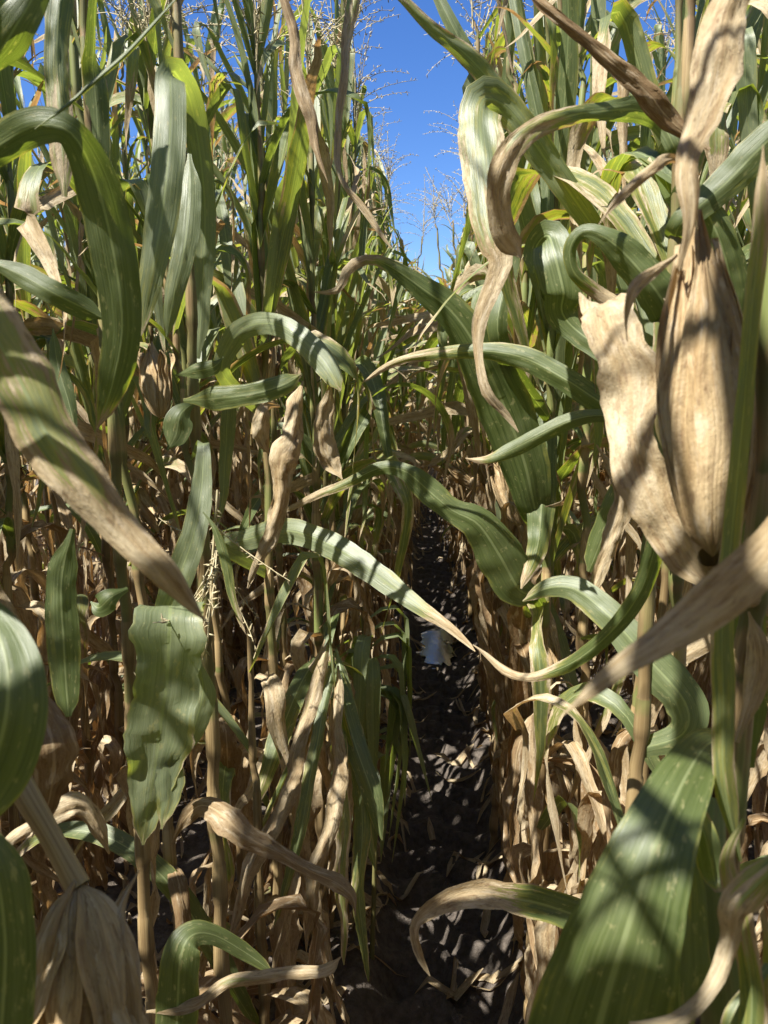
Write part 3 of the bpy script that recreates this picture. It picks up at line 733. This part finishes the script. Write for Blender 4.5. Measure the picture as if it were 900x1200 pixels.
# ---- third right plant
Cc = Hero((.23, 1.52), (.21, 1.5), 'corn plant right of the track with mottled folded leaf hanging against the sky', 23)
Cc.leaf([(720, 300, 1.06, 20, .05), (690, 258, 1.04, 26, .0), (655, 208, 1.02, 30, .1), (622, 162, 1.0, 36, .25), (594, 126, .99, 40, .3), (573, 116, .98, 46, .3), (563, 128, .96, 52, .3), (566, 180, .94, 56, .35), (571, 235, .93, 52, .5), (577, 285, .92, 44, .62), (582, 310, .92, 28, .85), (574, 342, .92, 22, 1), (563, 385, .92, 18, 1), (560, 420, .92, 12, 1), (568, 455, .92, 13, 1), (590, 482, .93, 9, 1), (606, 505, .93, 3, 1)], 'mottled pale leaf folded over and hanging to a dry golden tip', attach=False, fold=.12, n=60, rip=(.004, 18), ragged=.02, rise=0, wear=-.7)
Cc.leaf([(615, 150, 1.0, 24, .1), (590, 115, 1.0, 26, .2), (552, 68, .98, 22, .3), (505, 30, .96, 15, .4), (462, -8, .95, 10, .5), (430, -30, .95, 4, .7)], 'pale narrow leaf slanting up across the sky gap', attach=False, fold=.35, wear=-.7)
Cc.leaf([(585, 400, 1.3, 24, 0), (598, 300, 1.3, 24, 0), (588, 200, 1.28, 24, 0), (565, 100, 1.26, 20, 0), (530, 30, 1.25, 17, 0), (500, -30, 1.25, 10, 0)], fold=.3)
Cc.leaf([(640, 330, 1.4, 16, 0), (640, 200, 1.38, 16, 0), (618, 80, 1.36, 15, 0), (596, -30, 1.36, 12, .1)], fold=.3)
Cc.leaf([(628, 700, 1.5, 20, 0), (608, 690, 1.45, 50, 0), (585, 650, 1.42, 56, 0), (560, 614, 1.4, 40, 0), (530, 598, 1.4, 30, .0), (500, 573, 1.4, 32, .0), (474, 552, 1.4, 20, .02), (444, 549, 1.42, 16, .1), (405, 567, 1.44, 12, .35), (360, 585, 1.45, 9, .7), (320, 610, 1.46, 3, .9)], 'twisting green leaf crossing over the wheel track', fold=.25, n=50)
Cc.leaf([(628, 600, 1.45, 40, 0), (614, 540, 1.4, 60, 0), (588, 470, 1.36, 64, 0), (560, 410, 1.32, 52, 0), (530, 366, 1.3, 40, 0), (495, 338, 1.29, 30, .03), (463, 315, 1.28, 18, .2), (437, 303, 1.28, 13, .6), (413, 314, 1.28, 13, .9), (396, 340, 1.28, 9, 1), (370, 344, 1.28, 3, 1)], 'broad dark green leaf rising left to a dry curled tip', fold=.2, n=44)
Cc.leaf([(640, 470, 1.5, 26, 0), (636, 540, 1.46, 36, 0), (634, 600, 1.44, 36, .05), (628, 650, 1.43, 24, .3), (610, 690, 1.43, 5, .9)], fold=.4)
Cc.fill(.05, 1.0, 1.0, False); Cc.fill(1.35, 2.4, .8, True)

# ---- fourth right plant carrying the low leaf
D_ = Hero((.35, 1.25), (.36, 1.3), 'corn plant right of the track with low tan-tipped leaf arching over bare soil', 24)
D_.leaf([(760, 1110, 1.12, 30, 0), (715, 1088, 1.1, 40, 0), (655, 1066, 1.08, 42, .1), (605, 1053, 1.07, 40, .5), (550, 1050, 1.06, 30, .85), (515, 1058, 1.06, 22, .95), (490, 1084, 1.06, 14, 1), (492, 1118, 1.06, 12, 1), (505, 1146, 1.06, 4, 1)], 'low leaf, green at base, drying to a hanging tan tip', fold=.25, curl=.4, rip=(.006, 22))
D_.fill(.05, .95, 1.0, False); D_.fill(1.3, 2.4, .9, True)

# ---- left foreground plant
E = Hero((-.43, .60), (-.42, .62), 'nearest corn plant at the left edge, with drooping pale ear in loose husk', 25, r0=.014)
E.ear(at(92, 1035, .56), at(104, 1330, .52), .030, 1.1, .95, 'drooping grey-tan ear with loosened husks', 19, False, nh=13)
E.tube([(5, 880, .6), (30, 930, .58), (62, 985, .57), (92, 1040, .56)], [.009, .0095, .008, .009], 'shank', .75)
E.leaf([(-95, 215, .44, 50, .45), (-40, 330, .44, 62, .38), (12, 425, .44, 70, .42), (50, 500, .44, 70, .52), (95, 562, .44, 62, .62), (140, 620, .45, 46, .85), (180, 665, .45, 34, .95), (215, 702, .46, 19, 1), (247, 730, .46, 4, 1)], 'large half-dry leaf slanting down across the left side', attach=False, fold=.15, curl=.35, rip=(.005, 30), ragged=.03, n=46, crumple=.004, wear=-.5)
E.leaf([(-70, 1010, .42, 70, 0), (-25, 930, .42, 90, 0), (5, 850, .42, 88, 0), (8, 780, .43, 76, 0), (-10, 730, .45, 50, 0), (-40, 712, .47, 40, 0)], 'dark green leaf rounding over at the left edge', attach=False, fold=.1, ragged=.005)
E.leaf([(-40, 940, .42, 50, 0), (-8, 1010, .41, 66, 0), (6, 1100, .41, 64, 0), (2, 1200, .41, 64, 0), (-5, 1290, .41, 60, 0)], 'dark green leaf hanging in the lower left corner', attach=False, fold=.1, ragged=.005)
E.leaf([(225, -20, .6, 9, .2), (190, 20, .6, 10, .15), (150, 62, .6, 11, .15), (112, 95, .6, 11, .15), (78, 124, .6, 8, .15), (40, 150, .6, 4, .2)], attach=False, fold=1.1, ragged=0)
E.leaf([(-30, 100, .6, 36, -.1), (0, 60, .58, 42, -.1), (20, 28, .57, 44, -.1), (42, -10, .57, 36, -.1), (60, -60, .57, 30, 0)], 'bright green leaf in the upper left corner', attach=False, fold=.25)
E.leaf([(20, 780, .75, 20, 1), (45, 830, .74, 42, 1), (62, 880, .73, 56, 1), (60, 930, .74, 34, 1), (40, 975, .75, 8, 1)], attach=False, curl=.3, rip=(.006, 30), ragged=.06, wear=.7)
E.leaf([(165, 1020, .6, 10, 1), (140, 1090, .55, 26, .9), (150, 1160, .53, 34, .95), (165, 1250, .53, 30, 1)], attach=False, curl=.5, fold=.1, name='husk', mat=M_HUSK)
E.leaf([(85, 1030, .56, 14, 1), (62, 1100, .525, 34, .95), (50, 1180, .52, 40, .95), (40, 1260, .52, 34, 1)], attach=False, curl=.5, fold=.1, name='husk', mat=M_HUSK)
E.fill(.05, .5, .8, False)

# ---- left plants behind it
Fp = Hero((-.455, 1.08), (-.47, 1.08), 'corn plant at left with bare jointed stalk and leaf arching down beside it', 26, r0=.0125)
Fp.leaf([(-60, 210, .72, 40, 0), (-10, 175, .7, 44, 0), (40, 148, .68, 40, 0), (78, 152, .68, 36, 0), (102, 185, .7, 44, 0), (122, 245, .72, 56, 0), (137, 320, .74, 52, 0), (143, 390, .76, 44, .05), (132, 450, .78, 34, .2), (112, 500, .8, 14, .6)], 'dark green leaf arching over and hanging beside the stalk', attach=False, fold=.25, n=46)
Fp.leaf([(-30, 300, .8, 22, -.1), (20, 320, .8, 28, -.1), (60, 342, .8, 30, -.1), (100, 362, .82, 28, -.1), (125, 375, .83, 8, .1)], 'sunlit yellow-green leaf near the left edge', attach=False, fold=.3)
Fp.leaf([(92, 520, 1.0, 10, 0), (80, 470, 1.0, 18, -.1), (68, 430, 1.0, 18, -.1), (62, 385, 1.0, 6, 0)], attach=False, fold=.3)
Fp.leaf([(128, 1000, 1.05, 14, 1), (95, 945, 1.02, 26, 1), (45, 962, 1.0, 24, 1), (10, 990, 1.0, 16, 1), (-10, 1010, 1.0, 6, 1)], attach=False, curl=0.33, ragged=.05)
Fp.leaf([(85, 620, 1.0, 30, 0), (72, 680, 1.0, 34, 0), (75, 760, 1.0, 38, 0), (80, 840, 1.0, 24, .1)], attach=False, fold=.2)
Fp.leaf([(150, 690, 1.0, 26, 0), (130, 700, .98, 40, 0), (116, 712, .98, 26, 0), (106, 705, .99, 6, 0)], attach=False, fold=.2)
Fp.leaf([(75, 230, .85, 30, .5), (72, 160, .85, 28, .5), (66, 60, .85, 30, .25), (74, -30, .85, 30, .1)], attach=False, fold=.3)
Fp.fill(.05, .5, .5, False); Fp.fill(1.7, 2.4, .9, True)

G = Hero((-.345, 1.12), (-.36, 1.12), 'corn plant at left with folded grey-green leaf above a broad striped hanging leaf', 27)
G.leaf([(232, 420, 1.15, 20, .1), (240, 250, 1.12, 26, .05), (226, 130, 1.06, 30, .03), (208, 88, 1.0, 32, .03), (200, 88, .97, 33, .03), (200, 130, .95, 36, .03), (197, 190, .94, 39, .03), (190, 250, .94, 38, .05), (180, 310, .94, 30, .1), (170, 362, .95, 18, .3), (164, 395, .95, 5, .7)], 'grey-green leaf folded sharply and hanging down', attach=False, fold=.12, n=56, ragged=.006, wear=-.7)
G.leaf([(222, 180, 1.05, 22, 0), (222, 230, 1.03, 28, 0), (216, 290, 1.02, 28, 0), (204, 345, 1.02, 22, .05), (195, 395, 1.03, 8, .2)], attach=False, fold=.2, wear=-.5)
G.leaf([(206, 800, 1.09, 60, 0), (204, 750, 1.07, 70, 0), (201, 719, 1.04, 76, .0), (200, 711, 1.0, 78, .0), (199, 722, .97, 78, .0), (198, 750, .965, 78, .0), (195, 800, .97, 68, .06, 8), (188, 850, .97, 74, .12, -8), (181, 905, .98, 60, .1, 6), (173, 950, .985, 38, .14), (168, 990, .99, 10, .4)], 'broad grey-green leaf hanging low with striped shade', attach=False, fold=.14, n=64, rip=(.009, 24), ragged=.045, wear=-.85, crumple=.006)
G.leaf([(196, 860, .99, 30, .1), (198, 900, .985, 34, .1), (197, 935, .985, 26, .15), (190, 972, .985, 8, .4)], attach=False, fold=.1, ragged=.05, wear=-.8)
G.leaf([(238, 520, 1.1, 14, 0), (236, 575, 1.08, 24, 0), (226, 630, 1.06, 30, .0), (208, 680, 1.05, 32, .0), (196, 712, 1.06, 30, .0), (190, 730, 1.07, 10, .1)], fold=.15, wear=-.6)
G.leaf([(232, 770, 1.02, 20, .05), (238, 810, 1.02, 30, .05), (228, 850, 1.02, 30, .05), (215, 885, 1.02, 10, .1)], attach=False, fold=.2, wear=-.8)
G.leaf([(215, 470, 1.1, 22, .3), (245, 468, 1.08, 28, .15), (300, 460, 1.06, 27, .1), (335, 450, 1.06, 22, .2), (355, 440, 1.07, 8, .5)], attach=False, fold=.2)
G.leaf([(205, 440, 1.1, 10, -.1), (225, 436, 1.08, 20, 0), (250, 430, 1.07, 18, 0), (262, 418, 1.07, 4, .1)], attach=False, fold=.2)
G.leaf([(238, 600, 1.0, 8, .1), (252, 620, 1.0, 12, .15), (265, 660, 1.0, 13, .2), (272, 700, 1.0, 10, .4), (290, 745, 1.0, 3, .8)], attach=False, fold=.3)
G.leaf([(230, 470, 1.12, 26, -.15), (212, 485, 1.1, 36, -.15), (206, 510, 1.1, 30, -.15), (196, 528, 1.1, 8, -.1)], 'bright backlit green leaf scrap', attach=False, fold=.2)
G.leaf([(200, 990, 1.05, 10, 1), (225, 945, 1.02, 24, 1), (262, 960, 1.0, 34, 1), (302, 986, 1.0, 28, 1), (340, 1008, 1.0, 16, 1), (385, 1030, 1.0, 18, 1), (410, 1052, 1.0, 16, 1), (416, 1078, 1.0, 5, 1)], 'brown dry leaf lying nearly level near the ground', attach=False, curl=.5, ragged=.05, wear=.6)
tg = Geo(); rt = random.Random(3)
tas = tassel_geo(rt, 3, 12)
G.ear(at(188, 490, 1.2), at(178, 400, 1.22), .019, .5, 1.0, seed=12, silk=False)
o = link('tassel', tas.mesh('tassel', ALL), G.root, Matrix.Translation(Vector(at(255, 590, 1.12) - G.O)) @ Matrix.Rotation(R(172), 4, 'X')); o['label'] = 'broken tassel hanging upside down'
G.fill(.05, .6, .7, False); G.fill(1.75, 2.4, .9, True)

Hp = Hero((-.33, 1.48), (-.33, 1.5), 'corn plant left of the track with pale striped leaf reaching over it', 28, H=2.05)
Hp.ear(at(303, 478, 1.5), at(316, 398, 1.52), .022, .3, 1.0, 'small tan ear half hidden by leaves', 14)
Hp.leaf([(262, 640, 1.46, 18, .05), (290, 632, 1.42, 26, .0), (330, 622, 1.38, 28, .0), (368, 630, 1.34, 30, .02), (410, 652, 1.3, 32, .03), (455, 684, 1.26, 27, .06), (488, 708, 1.23, 20, .2), (515, 728, 1.2, 14, .7), (545, 748, 1.18, 8, .95), (560, 762, 1.17, 3, 1)], 'pale green striped leaf arching over the wheel track', attach=True, fold=.2, rip=(.005, 20), n=44, wear=-.75)
Hp.leaf([(262, 440, 1.4, 20, .0), (272, 400, 1.36, 26, .0), (292, 382, 1.32, 26, .02), (322, 380, 1.28, 26, .03), (350, 395, 1.25, 30, .05), (375, 420, 1.23, 30, .1), (394, 448, 1.22, 20, .3), (400, 458, 1.22, 6, .6)], 'grey-green leaf arching with a torn blunt tip', fold=.2, wear=-.9)
Hp.leaf([(385, 445, 1.24, 14, 1), (382, 500, 1.25, 24, 1), (388, 535, 1.26, 22, 1), (400, 560, 1.26, 6, 1)], attach=False, curl=0.44, ragged=.05)
Hp.leaf([(355, 445, 1.35, 14, 1), (345, 480, 1.32, 26, 1), (335, 530, 1.3, 32, 1), (328, 580, 1.3, 26, 1), (310, 640, 1.3, 18, 1), (290, 690, 1.3, 6, 1)], 'tan dry leaf hanging from the ear node', attach=False, curl=.5, rip=(.006, 30), ragged=.04)
Hp.leaf([(330, 478, 1.34, 14, 1), (312, 482, 1.3, 20, 1), (306, 505, 1.3, 20, 1), (316, 530, 1.32, 8, 1)], attach=False, curl=0.55, ragged=.04)
Hp.leaf([(330, -60, 1.0, 14, 1), (338, 30, 1.0, 12, 1), (350, 95, 1.0, 18, 1), (368, 152, 1.0, 14, 1), (384, 214, 1.0, 3, 1)], 'brown spent leaf hanging against the upper foliage', attach=False, curl=0.5, wear=.6)
Hp.fill(.05, 1.0, 1.0, False); Hp.fill(1.35, 2.4, 1.0, True)

I_ = Hero((-.27, 1.72), (-.27, 1.72), 'corn plant left of the track with thin yellowed leaf hanging beside open sky', 29, H=2.1)
I_.leaf([(418, -70, 1.2, 18, .4), (414, 0, 1.2, 17, .5), (405, 70, 1.2, 11, .8), (399, 150, 1.2, 10, .9), (401, 205, 1.2, 6, 1), (420, 240, 1.2, 8, 1), (445, 272, 1.2, 6, 1), (462, 292, 1.2, 2, 1)], 'thin tan leaf hanging down the side of the sky gap', attach=False, curl=0.44)
I_.leaf([(390, 775, 1.6, 16, .0), (398, 810, 1.5, 25, 0), (416, 872, 1.45, 27, 0), (436, 930, 1.42, 24, .05), (447, 985, 1.42, 6, .3)], attach=False, fold=.3, wear=-.3)
I_.leaf([(370, 770, 1.6, 20, .0), (346, 815, 1.5, 25, .1), (322, 880, 1.45, 24, .15), (298, 950, 1.42, 8, .6)], attach=False, fold=.3)
for b in (((385, 755), (345, 890), (296, 1040), .5, 1.0), ((392, 765), (366, 900), (322, 1085), .25, -.3), ((396, 780), (392, 940), (362, 1110), 1.0, .3), ((380, 750), (318, 880), (248, 1005), 1.0, .1),
          ((400, 790), (424, 940), (432, 1150), .2, -.3), ((388, 745), (330, 930), (268, 1110), .8, .4), ((398, 800), (404, 960), (405, 1130), .45, -.4), ((378, 770), (352, 960), (318, 1150), 1.0, -.2), ((394, 760), (418, 880), (440, 1020), .1, -.5)):
    d0 = I_.rng.uniform(1.33, 1.5); w0 = I_.rng.uniform(15, 25)
    I_.leaf([(*b[0], d0 + .1, w0 * .6, b[3] * .7), (*b[1], d0, w0, b[3], I_.rng.uniform(-40, 40)), ((b[1][0] + b[2][0]) / 2 + I_.rng.uniform(-9, 9), (b[1][1] + b[2][1]) / 2, d0 - .02, w0 * .9, b[3] * 1.1, I_.rng.uniform(-50, 50)), (*b[2], d0, 5, b[3] * 1.3)], attach=False, fold=.3, curl=.4, ragged=.05, wear=b[4])
I_.fill(.05, 1.0, 1.0, False); I_.fill(1.2, 2.4, 1.0, True)

J = Hero((-.30, 1.22), (-.33, 1.3), 'short broken corn plant at lower left with dark green folded leaf stub', 30, H=1.0)
J.leaf([(205, 1260, 1.0, 50, 0), (208, 1180, .98, 48, 0), (212, 1120, .97, 46, 0), (225, 1096, .98, 34, 0), (250, 1095, 1.0, 22, .05), (285, 1115, 1.02, 18, .1), (320, 1140, 1.03, 8, .2)], 'dark green leaf folded over near the ground', attach=False, fold=.15)
J.leaf([(170, 1190, .98, 12, 1), (230, 1172, .98, 14, .9), (270, 1150, .98, 16, .6), (330, 1145, 1.0, 14, .9), (380, 1135, 1.0, 16, 1), (400, 1120, 1.0, 6, 1)], attach=False, curl=0.55)
J.fill(.05, 1.0, 1.0, False)

# ------------------------------------------------------------------ rows of corn
rp = random.Random(77)
BACK_THIN = .32
rows = {-1: -.36, 1: .275, -2: -1.06, 2: .98, -3: -1.77, 3: 1.69, -4: -2.5, 4: 2.42, -5: -3.2, 5: 3.1}
ROW_NAME = {-1: 'the row left of the wheel track', 1: 'the row right of the wheel track', -2: 'the second row left of the wheel track', 2: 'the second row right of the wheel track',
            -3: 'the third row left of the wheel track', 3: 'the third row right of the wheel track'}
MID = [plant_mesh(rp, LOW, 6, False, tassel_geo(rp, 3, 7, False)).mesh('corn_plant', ALL) for i in range(16)]
FAR = [plant_mesh(rp, TINY, 4, True, tassel_geo(rp, 3, 5, False)) for i in range(10)]
stuff = Geo()
total = 0
for x, y, lab in ((-.46, 1.27, 'tall corn plant standing between the folded grey-green leaf and the left row'), (-.40, 1.40, 'tall corn plant just behind the broken tassel at left'),
                  (-.43, 1.60, 'tall corn plant behind the small tan ear at left'), (-.36, 1.83, 'tall corn plant behind the thin tan leaf beside the sky'),
                  (.40, 1.12, 'tall corn plant behind the arched half-tan leaf at right'), (.37, 1.36, 'tall corn plant behind the looping green leaf at right'), (.33, 1.60, 'tall corn plant behind the mottled folded leaf at right')):
    plant_with_parts(x, y, rp, lab, 'corn plants nearest the camera', ear=False, skip=lambda h: .95 < h < 1.5, size=rp.uniform(.88, .94) if -.45 < x < 0 else rp.uniform(1.0, 1.08)); total += 1
START = {-1: 1.86, 1: 1.68, -2: 1.15, 2: 1.3, -3: 2.3, 3: 2.4, -4: 3.6, 4: 3.6, -5: 4.6, 5: 4.6}
PARTS_TO = {-1: 5.4, 1: 5.4, -2: 4.2, 2: 4.2, -3: 3.3, 3: 3.3}
THING_TO = {-1: 11, 1: 11, -2: 5.8, 2: 5.8, -3: 4.8, 3: 4.8}
for r, rx in rows.items():
    y = START[r]; k = 0
    while y < 42:
        if y > 16 and abs(r) > 3: break
        x = rx + rp.gauss(0, .028); k += 1
        if y < PARTS_TO.get(r, 0):
            n = ordinal(k) if k <= 20 else None
            side = 'left' if r < 0 else 'right'
            near = abs(r) == 1
            lab = (f'{n} corn plant past the arching leaves in {ROW_NAME[r]}' if near else f'{n} corn plant from the camera in {ROW_NAME[r]}') if n else f'corn plant farther along {ROW_NAME[r]}, dry below'
            plant_with_parts(x, y, rp, lab, 'corn plants in ' + ROW_NAME[r], size=(.93 if r < 0 and y < 3.2 else 1.0) if near else rp.uniform(1.05, 1.16)); total += 1
        elif y < THING_TO.get(r, 0):
            o = link('corn_plant', rp.choice(MID)); o.location = (x, y, ground_z(x, y) - .02); o.rotation_euler = (rp.gauss(0, .03), rp.gauss(0, .03), rp.uniform(0, 6.28)); s = rp.uniform(.93, 1.06) * (1 if abs(r) == 1 else 1.08); o.scale = (s, s, s)
            tag(o, f'small distant corn plant far along {ROW_NAME[r]}', 'corn plant', 'distant corn plants in ' + ROW_NAME[r]); total += 1
        else:
            M = np.array(Matrix.Translation((x, y, -.02)) @ Matrix.Rotation(rp.uniform(0, 6.28), 4, 'Z') @ Matrix.Scale(rp.uniform(.93, 1.08), 4))
            stuff.merge(rp.choice(FAR), M, rp.random())
        y += max(.09, rp.gauss(.14 if abs(r) == 1 else .115, .03)) * (1 if y < 14 else 1.6)
# the same rows go on beside and behind the camera; they shade what it sees
near = Geo(); rb = random.Random(404)
for r, rx in rows.items():
    if abs(r) > 4: continue
    y = -3.4
    while y < ({-1: .44, 1: .36}.get(r, START[r] - .1)):
        x = rx + rb.gauss(0, .03); H = rb.uniform(2.1, 2.4); base = Matrix.Translation((x, y, -.02)); g = Geo()
        sg, nodes = stalk_geo(rb, H, .012, 5, (0, 0), True); g.merge(sg)
        for k, h, az, ox, oy in recipe(rb, nodes, H):
            if rb.random() < (.8 if r == -1 and -.5 < y < .02 and h > 1.4 else BACK_THIN): continue
            for tr in range(10):
                lg = rb.choice(LOW[k]); M = rot(az + tr * .6, rb.gauss(0, .06), rb.gauss(0, .1), rb.uniform(.8, 1.1), (ox, oy, h))
                if not blocks(np.concatenate(lg.v)[::3], base @ M): break
            else: continue
            g.merge(lg, np.array(M), rb.random(), 0)
        near.merge(g, np.array(base), rb.random()); y += max(.1, rb.gauss(.17, .03))
tag(link('surrounding_corn', near.mesh('surrounding_corn', ALL)), 'mass of corn along the frame edges beside and behind the viewpoint', 'corn field', kind='stuff')
# across the far end of the track the rows close up
for i in range(150):
    x = rp.uniform(-7, 7); y = rp.uniform(24, 44)
    M = np.array(Matrix.Translation((x, y, -.02)) @ Matrix.Rotation(rp.uniform(0, 6.28), 4, 'Z'))
    stuff.merge(rp.choice(FAR), M, rp.random())
tag(link('distant_corn', stuff.mesh('distant_corn', ALL)), 'dense mass of distant corn closing off the end of the track', 'corn field', kind='stuff')
print('corn plants as things', total)

# ------------------------------------------------------------------ weed at the left edge of the track
rw = random.Random(9)
wx, wy = at(428, 870, 1.72)[0], 1.75
wz = ground_z(wx, wy)
wd = empty('weed_plant', (wx, wy, wz)); tag(wd, 'leafy green weed with limp drooping leaves at the left edge of the track', 'weed')
g = Geo(); tube(g, [(0, 0, -.03), (.01, 0, .3), (-.01, .01, .6), (-.02, 0, .94)], [.007, .006, .005, .003], 7, .1, .2, None, 1); link('stem', g.mesh('stem', ALL), wd)
for i in range(24):
    h = rw.uniform(.5, .93); a = rw.uniform(0, 6.28); L = rw.uniform(.26, .44); n = 12; t = np.linspace(0, 1, n)
    el = np.maximum(R(rw.uniform(10, 45)) - R(rw.uniform(115, 140)) * sm(t, .0, .3), R(-96))
    T = np.stack((np.cos(el) * math.cos(a), np.cos(el) * math.sin(a), np.sin(el)), 1); P = np.concatenate(([[0, 0, 0]], np.cumsum(T[:-1] * L / (n - 1), axis=0))) + np.array((0, 0, h))
    sd = np.tile((-math.sin(a), math.cos(a), 0), (n, 1)); g = Geo()
    strip(g, P, sd, np.cross(T, sd), .020 * np.minimum(1, .3 + 3 * t) * np.clip(1 - t ** 2.5, .03, 1), .25, .2, (.002, 25), rw.random(), np.where(t > .93, .6, -.05), 5, rw, 0, .02, .003, -.65); link('leaf', g.mesh('leaf', [M_LEAF]), wd)

# ------------------------------------------------------------------ litter of dry leaf scraps on the soil
lt = Geo(); rr = random.Random(31)
for i in range(3600):
    r = rr.choice(list(rows.values())[:6]); y = rr.uniform(.7, 9) if rr.random() < .8 else rr.uniform(.9, 3.5)
    x = r + rr.gauss(0, .19)
    if rr.random() < .05: x = rr.uniform(-.3, .3)
    if abs(x - track_c(y)) < .15 and rr.random() < .85: continue
    L = rr.uniform(.05, .22); n = 6; a = rr.uniform(0, 6.28); t = np.linspace(-.5, .5, n)
    b = rr.uniform(-1.5, 1.5); aa = a + b * t
    P = np.stack((x + np.cumsum(np.cos(aa)) * L / n, y + np.cumsum(np.sin(aa)) * L / n, 0 * t), 1)
    P[:, 2] = [ground_z(p[0], p[1]) + .006 + rr.uniform(0, .03) * (.4 + abs(q)) for p, q in zip(P, t)]
    T = np.gradient(P, axis=0); T /= np.linalg.norm(T, axis=1)[:, None]
    sd = np.cross(T, (0, 0, 1.0)); sd /= np.linalg.norm(sd, axis=1)[:, None]; nn = np.cross(sd, T); ro = rr.uniform(-.7, .7)
    s2 = sd * math.cos(ro) + nn * math.sin(ro)
    strip(lt, P, s2, np.cross(s2, T), rr.uniform(.004, .016) * np.clip(1 - (2 * t) ** 4, .1, 1), .1, rr.uniform(-1.5, 1.5), (.004, 40), rr.random(), rr.uniform(.8, 1.1), 3, rr, 0, .12)
tag(link('leaf_litter', lt.mesh('leaf_litter', [M_LEAF])), 'dry tan leaf scraps scattered over the soil between stalks', 'leaf litter', kind='stuff')

# ------------------------------------------------------------------ light
SUN_EL, SUN_AZ = R(55), math.atan2(-.78, -.63)      # azimuth measured from +Y towards +X
w = bpy.data.worlds.new('World'); S.world = w; w.use_nodes = True
nt = w.node_tree; bg = nt.nodes['Background']
sky = nt.nodes.new('ShaderNodeTexSky'); sky.sky_type = 'NISHITA'; sky.sun_disc = False
sky.sun_elevation = SUN_EL; sky.sun_rotation = SUN_AZ; sky.air_density = 1.0; sky.dust_density = .1; sky.ozone_density = 5.0; sky.altitude = 200
hs = nt.nodes.new('ShaderNodeHueSaturation'); hs.inputs['Saturation'].default_value = 1.22; hs.inputs['Hue'].default_value = .513; hs.inputs['Value'].default_value = 1.12
nt.links.new(sky.outputs[0], hs.inputs['Color']); nt.links.new(hs.outputs[0], bg.inputs[0]); bg.inputs[1].default_value = .067
sd = bpy.data.lights.new('sun', 'SUN'); sd.energy = 5.0; sd.angle = R(.53); sd.color = (1, .965, .90)
so = bpy.data.objects.new('sun', sd); COL.objects.link(so)
dv = Vector((math.sin(SUN_AZ) * math.cos(SUN_EL), math.cos(SUN_AZ) * math.cos(SUN_EL), math.sin(SUN_EL)))
so.rotation_euler = dv.to_track_quat('Z', 'Y').to_euler(); so.location = dv * 30

S.render.engine = 'CYCLES'
S.cycles.max_bounces = 5; S.cycles.diffuse_bounces = 3; S.cycles.glossy_bounces = 2; S.cycles.transmission_bounces = 6
S.cycles.use_denoising = True
S.view_settings.view_transform = 'Standard'; S.view_settings.look = 'None'
S.view_settings.exposure = 1.35; S.view_settings.gamma = 1.0; S.view_settings.use_curve_mapping = False
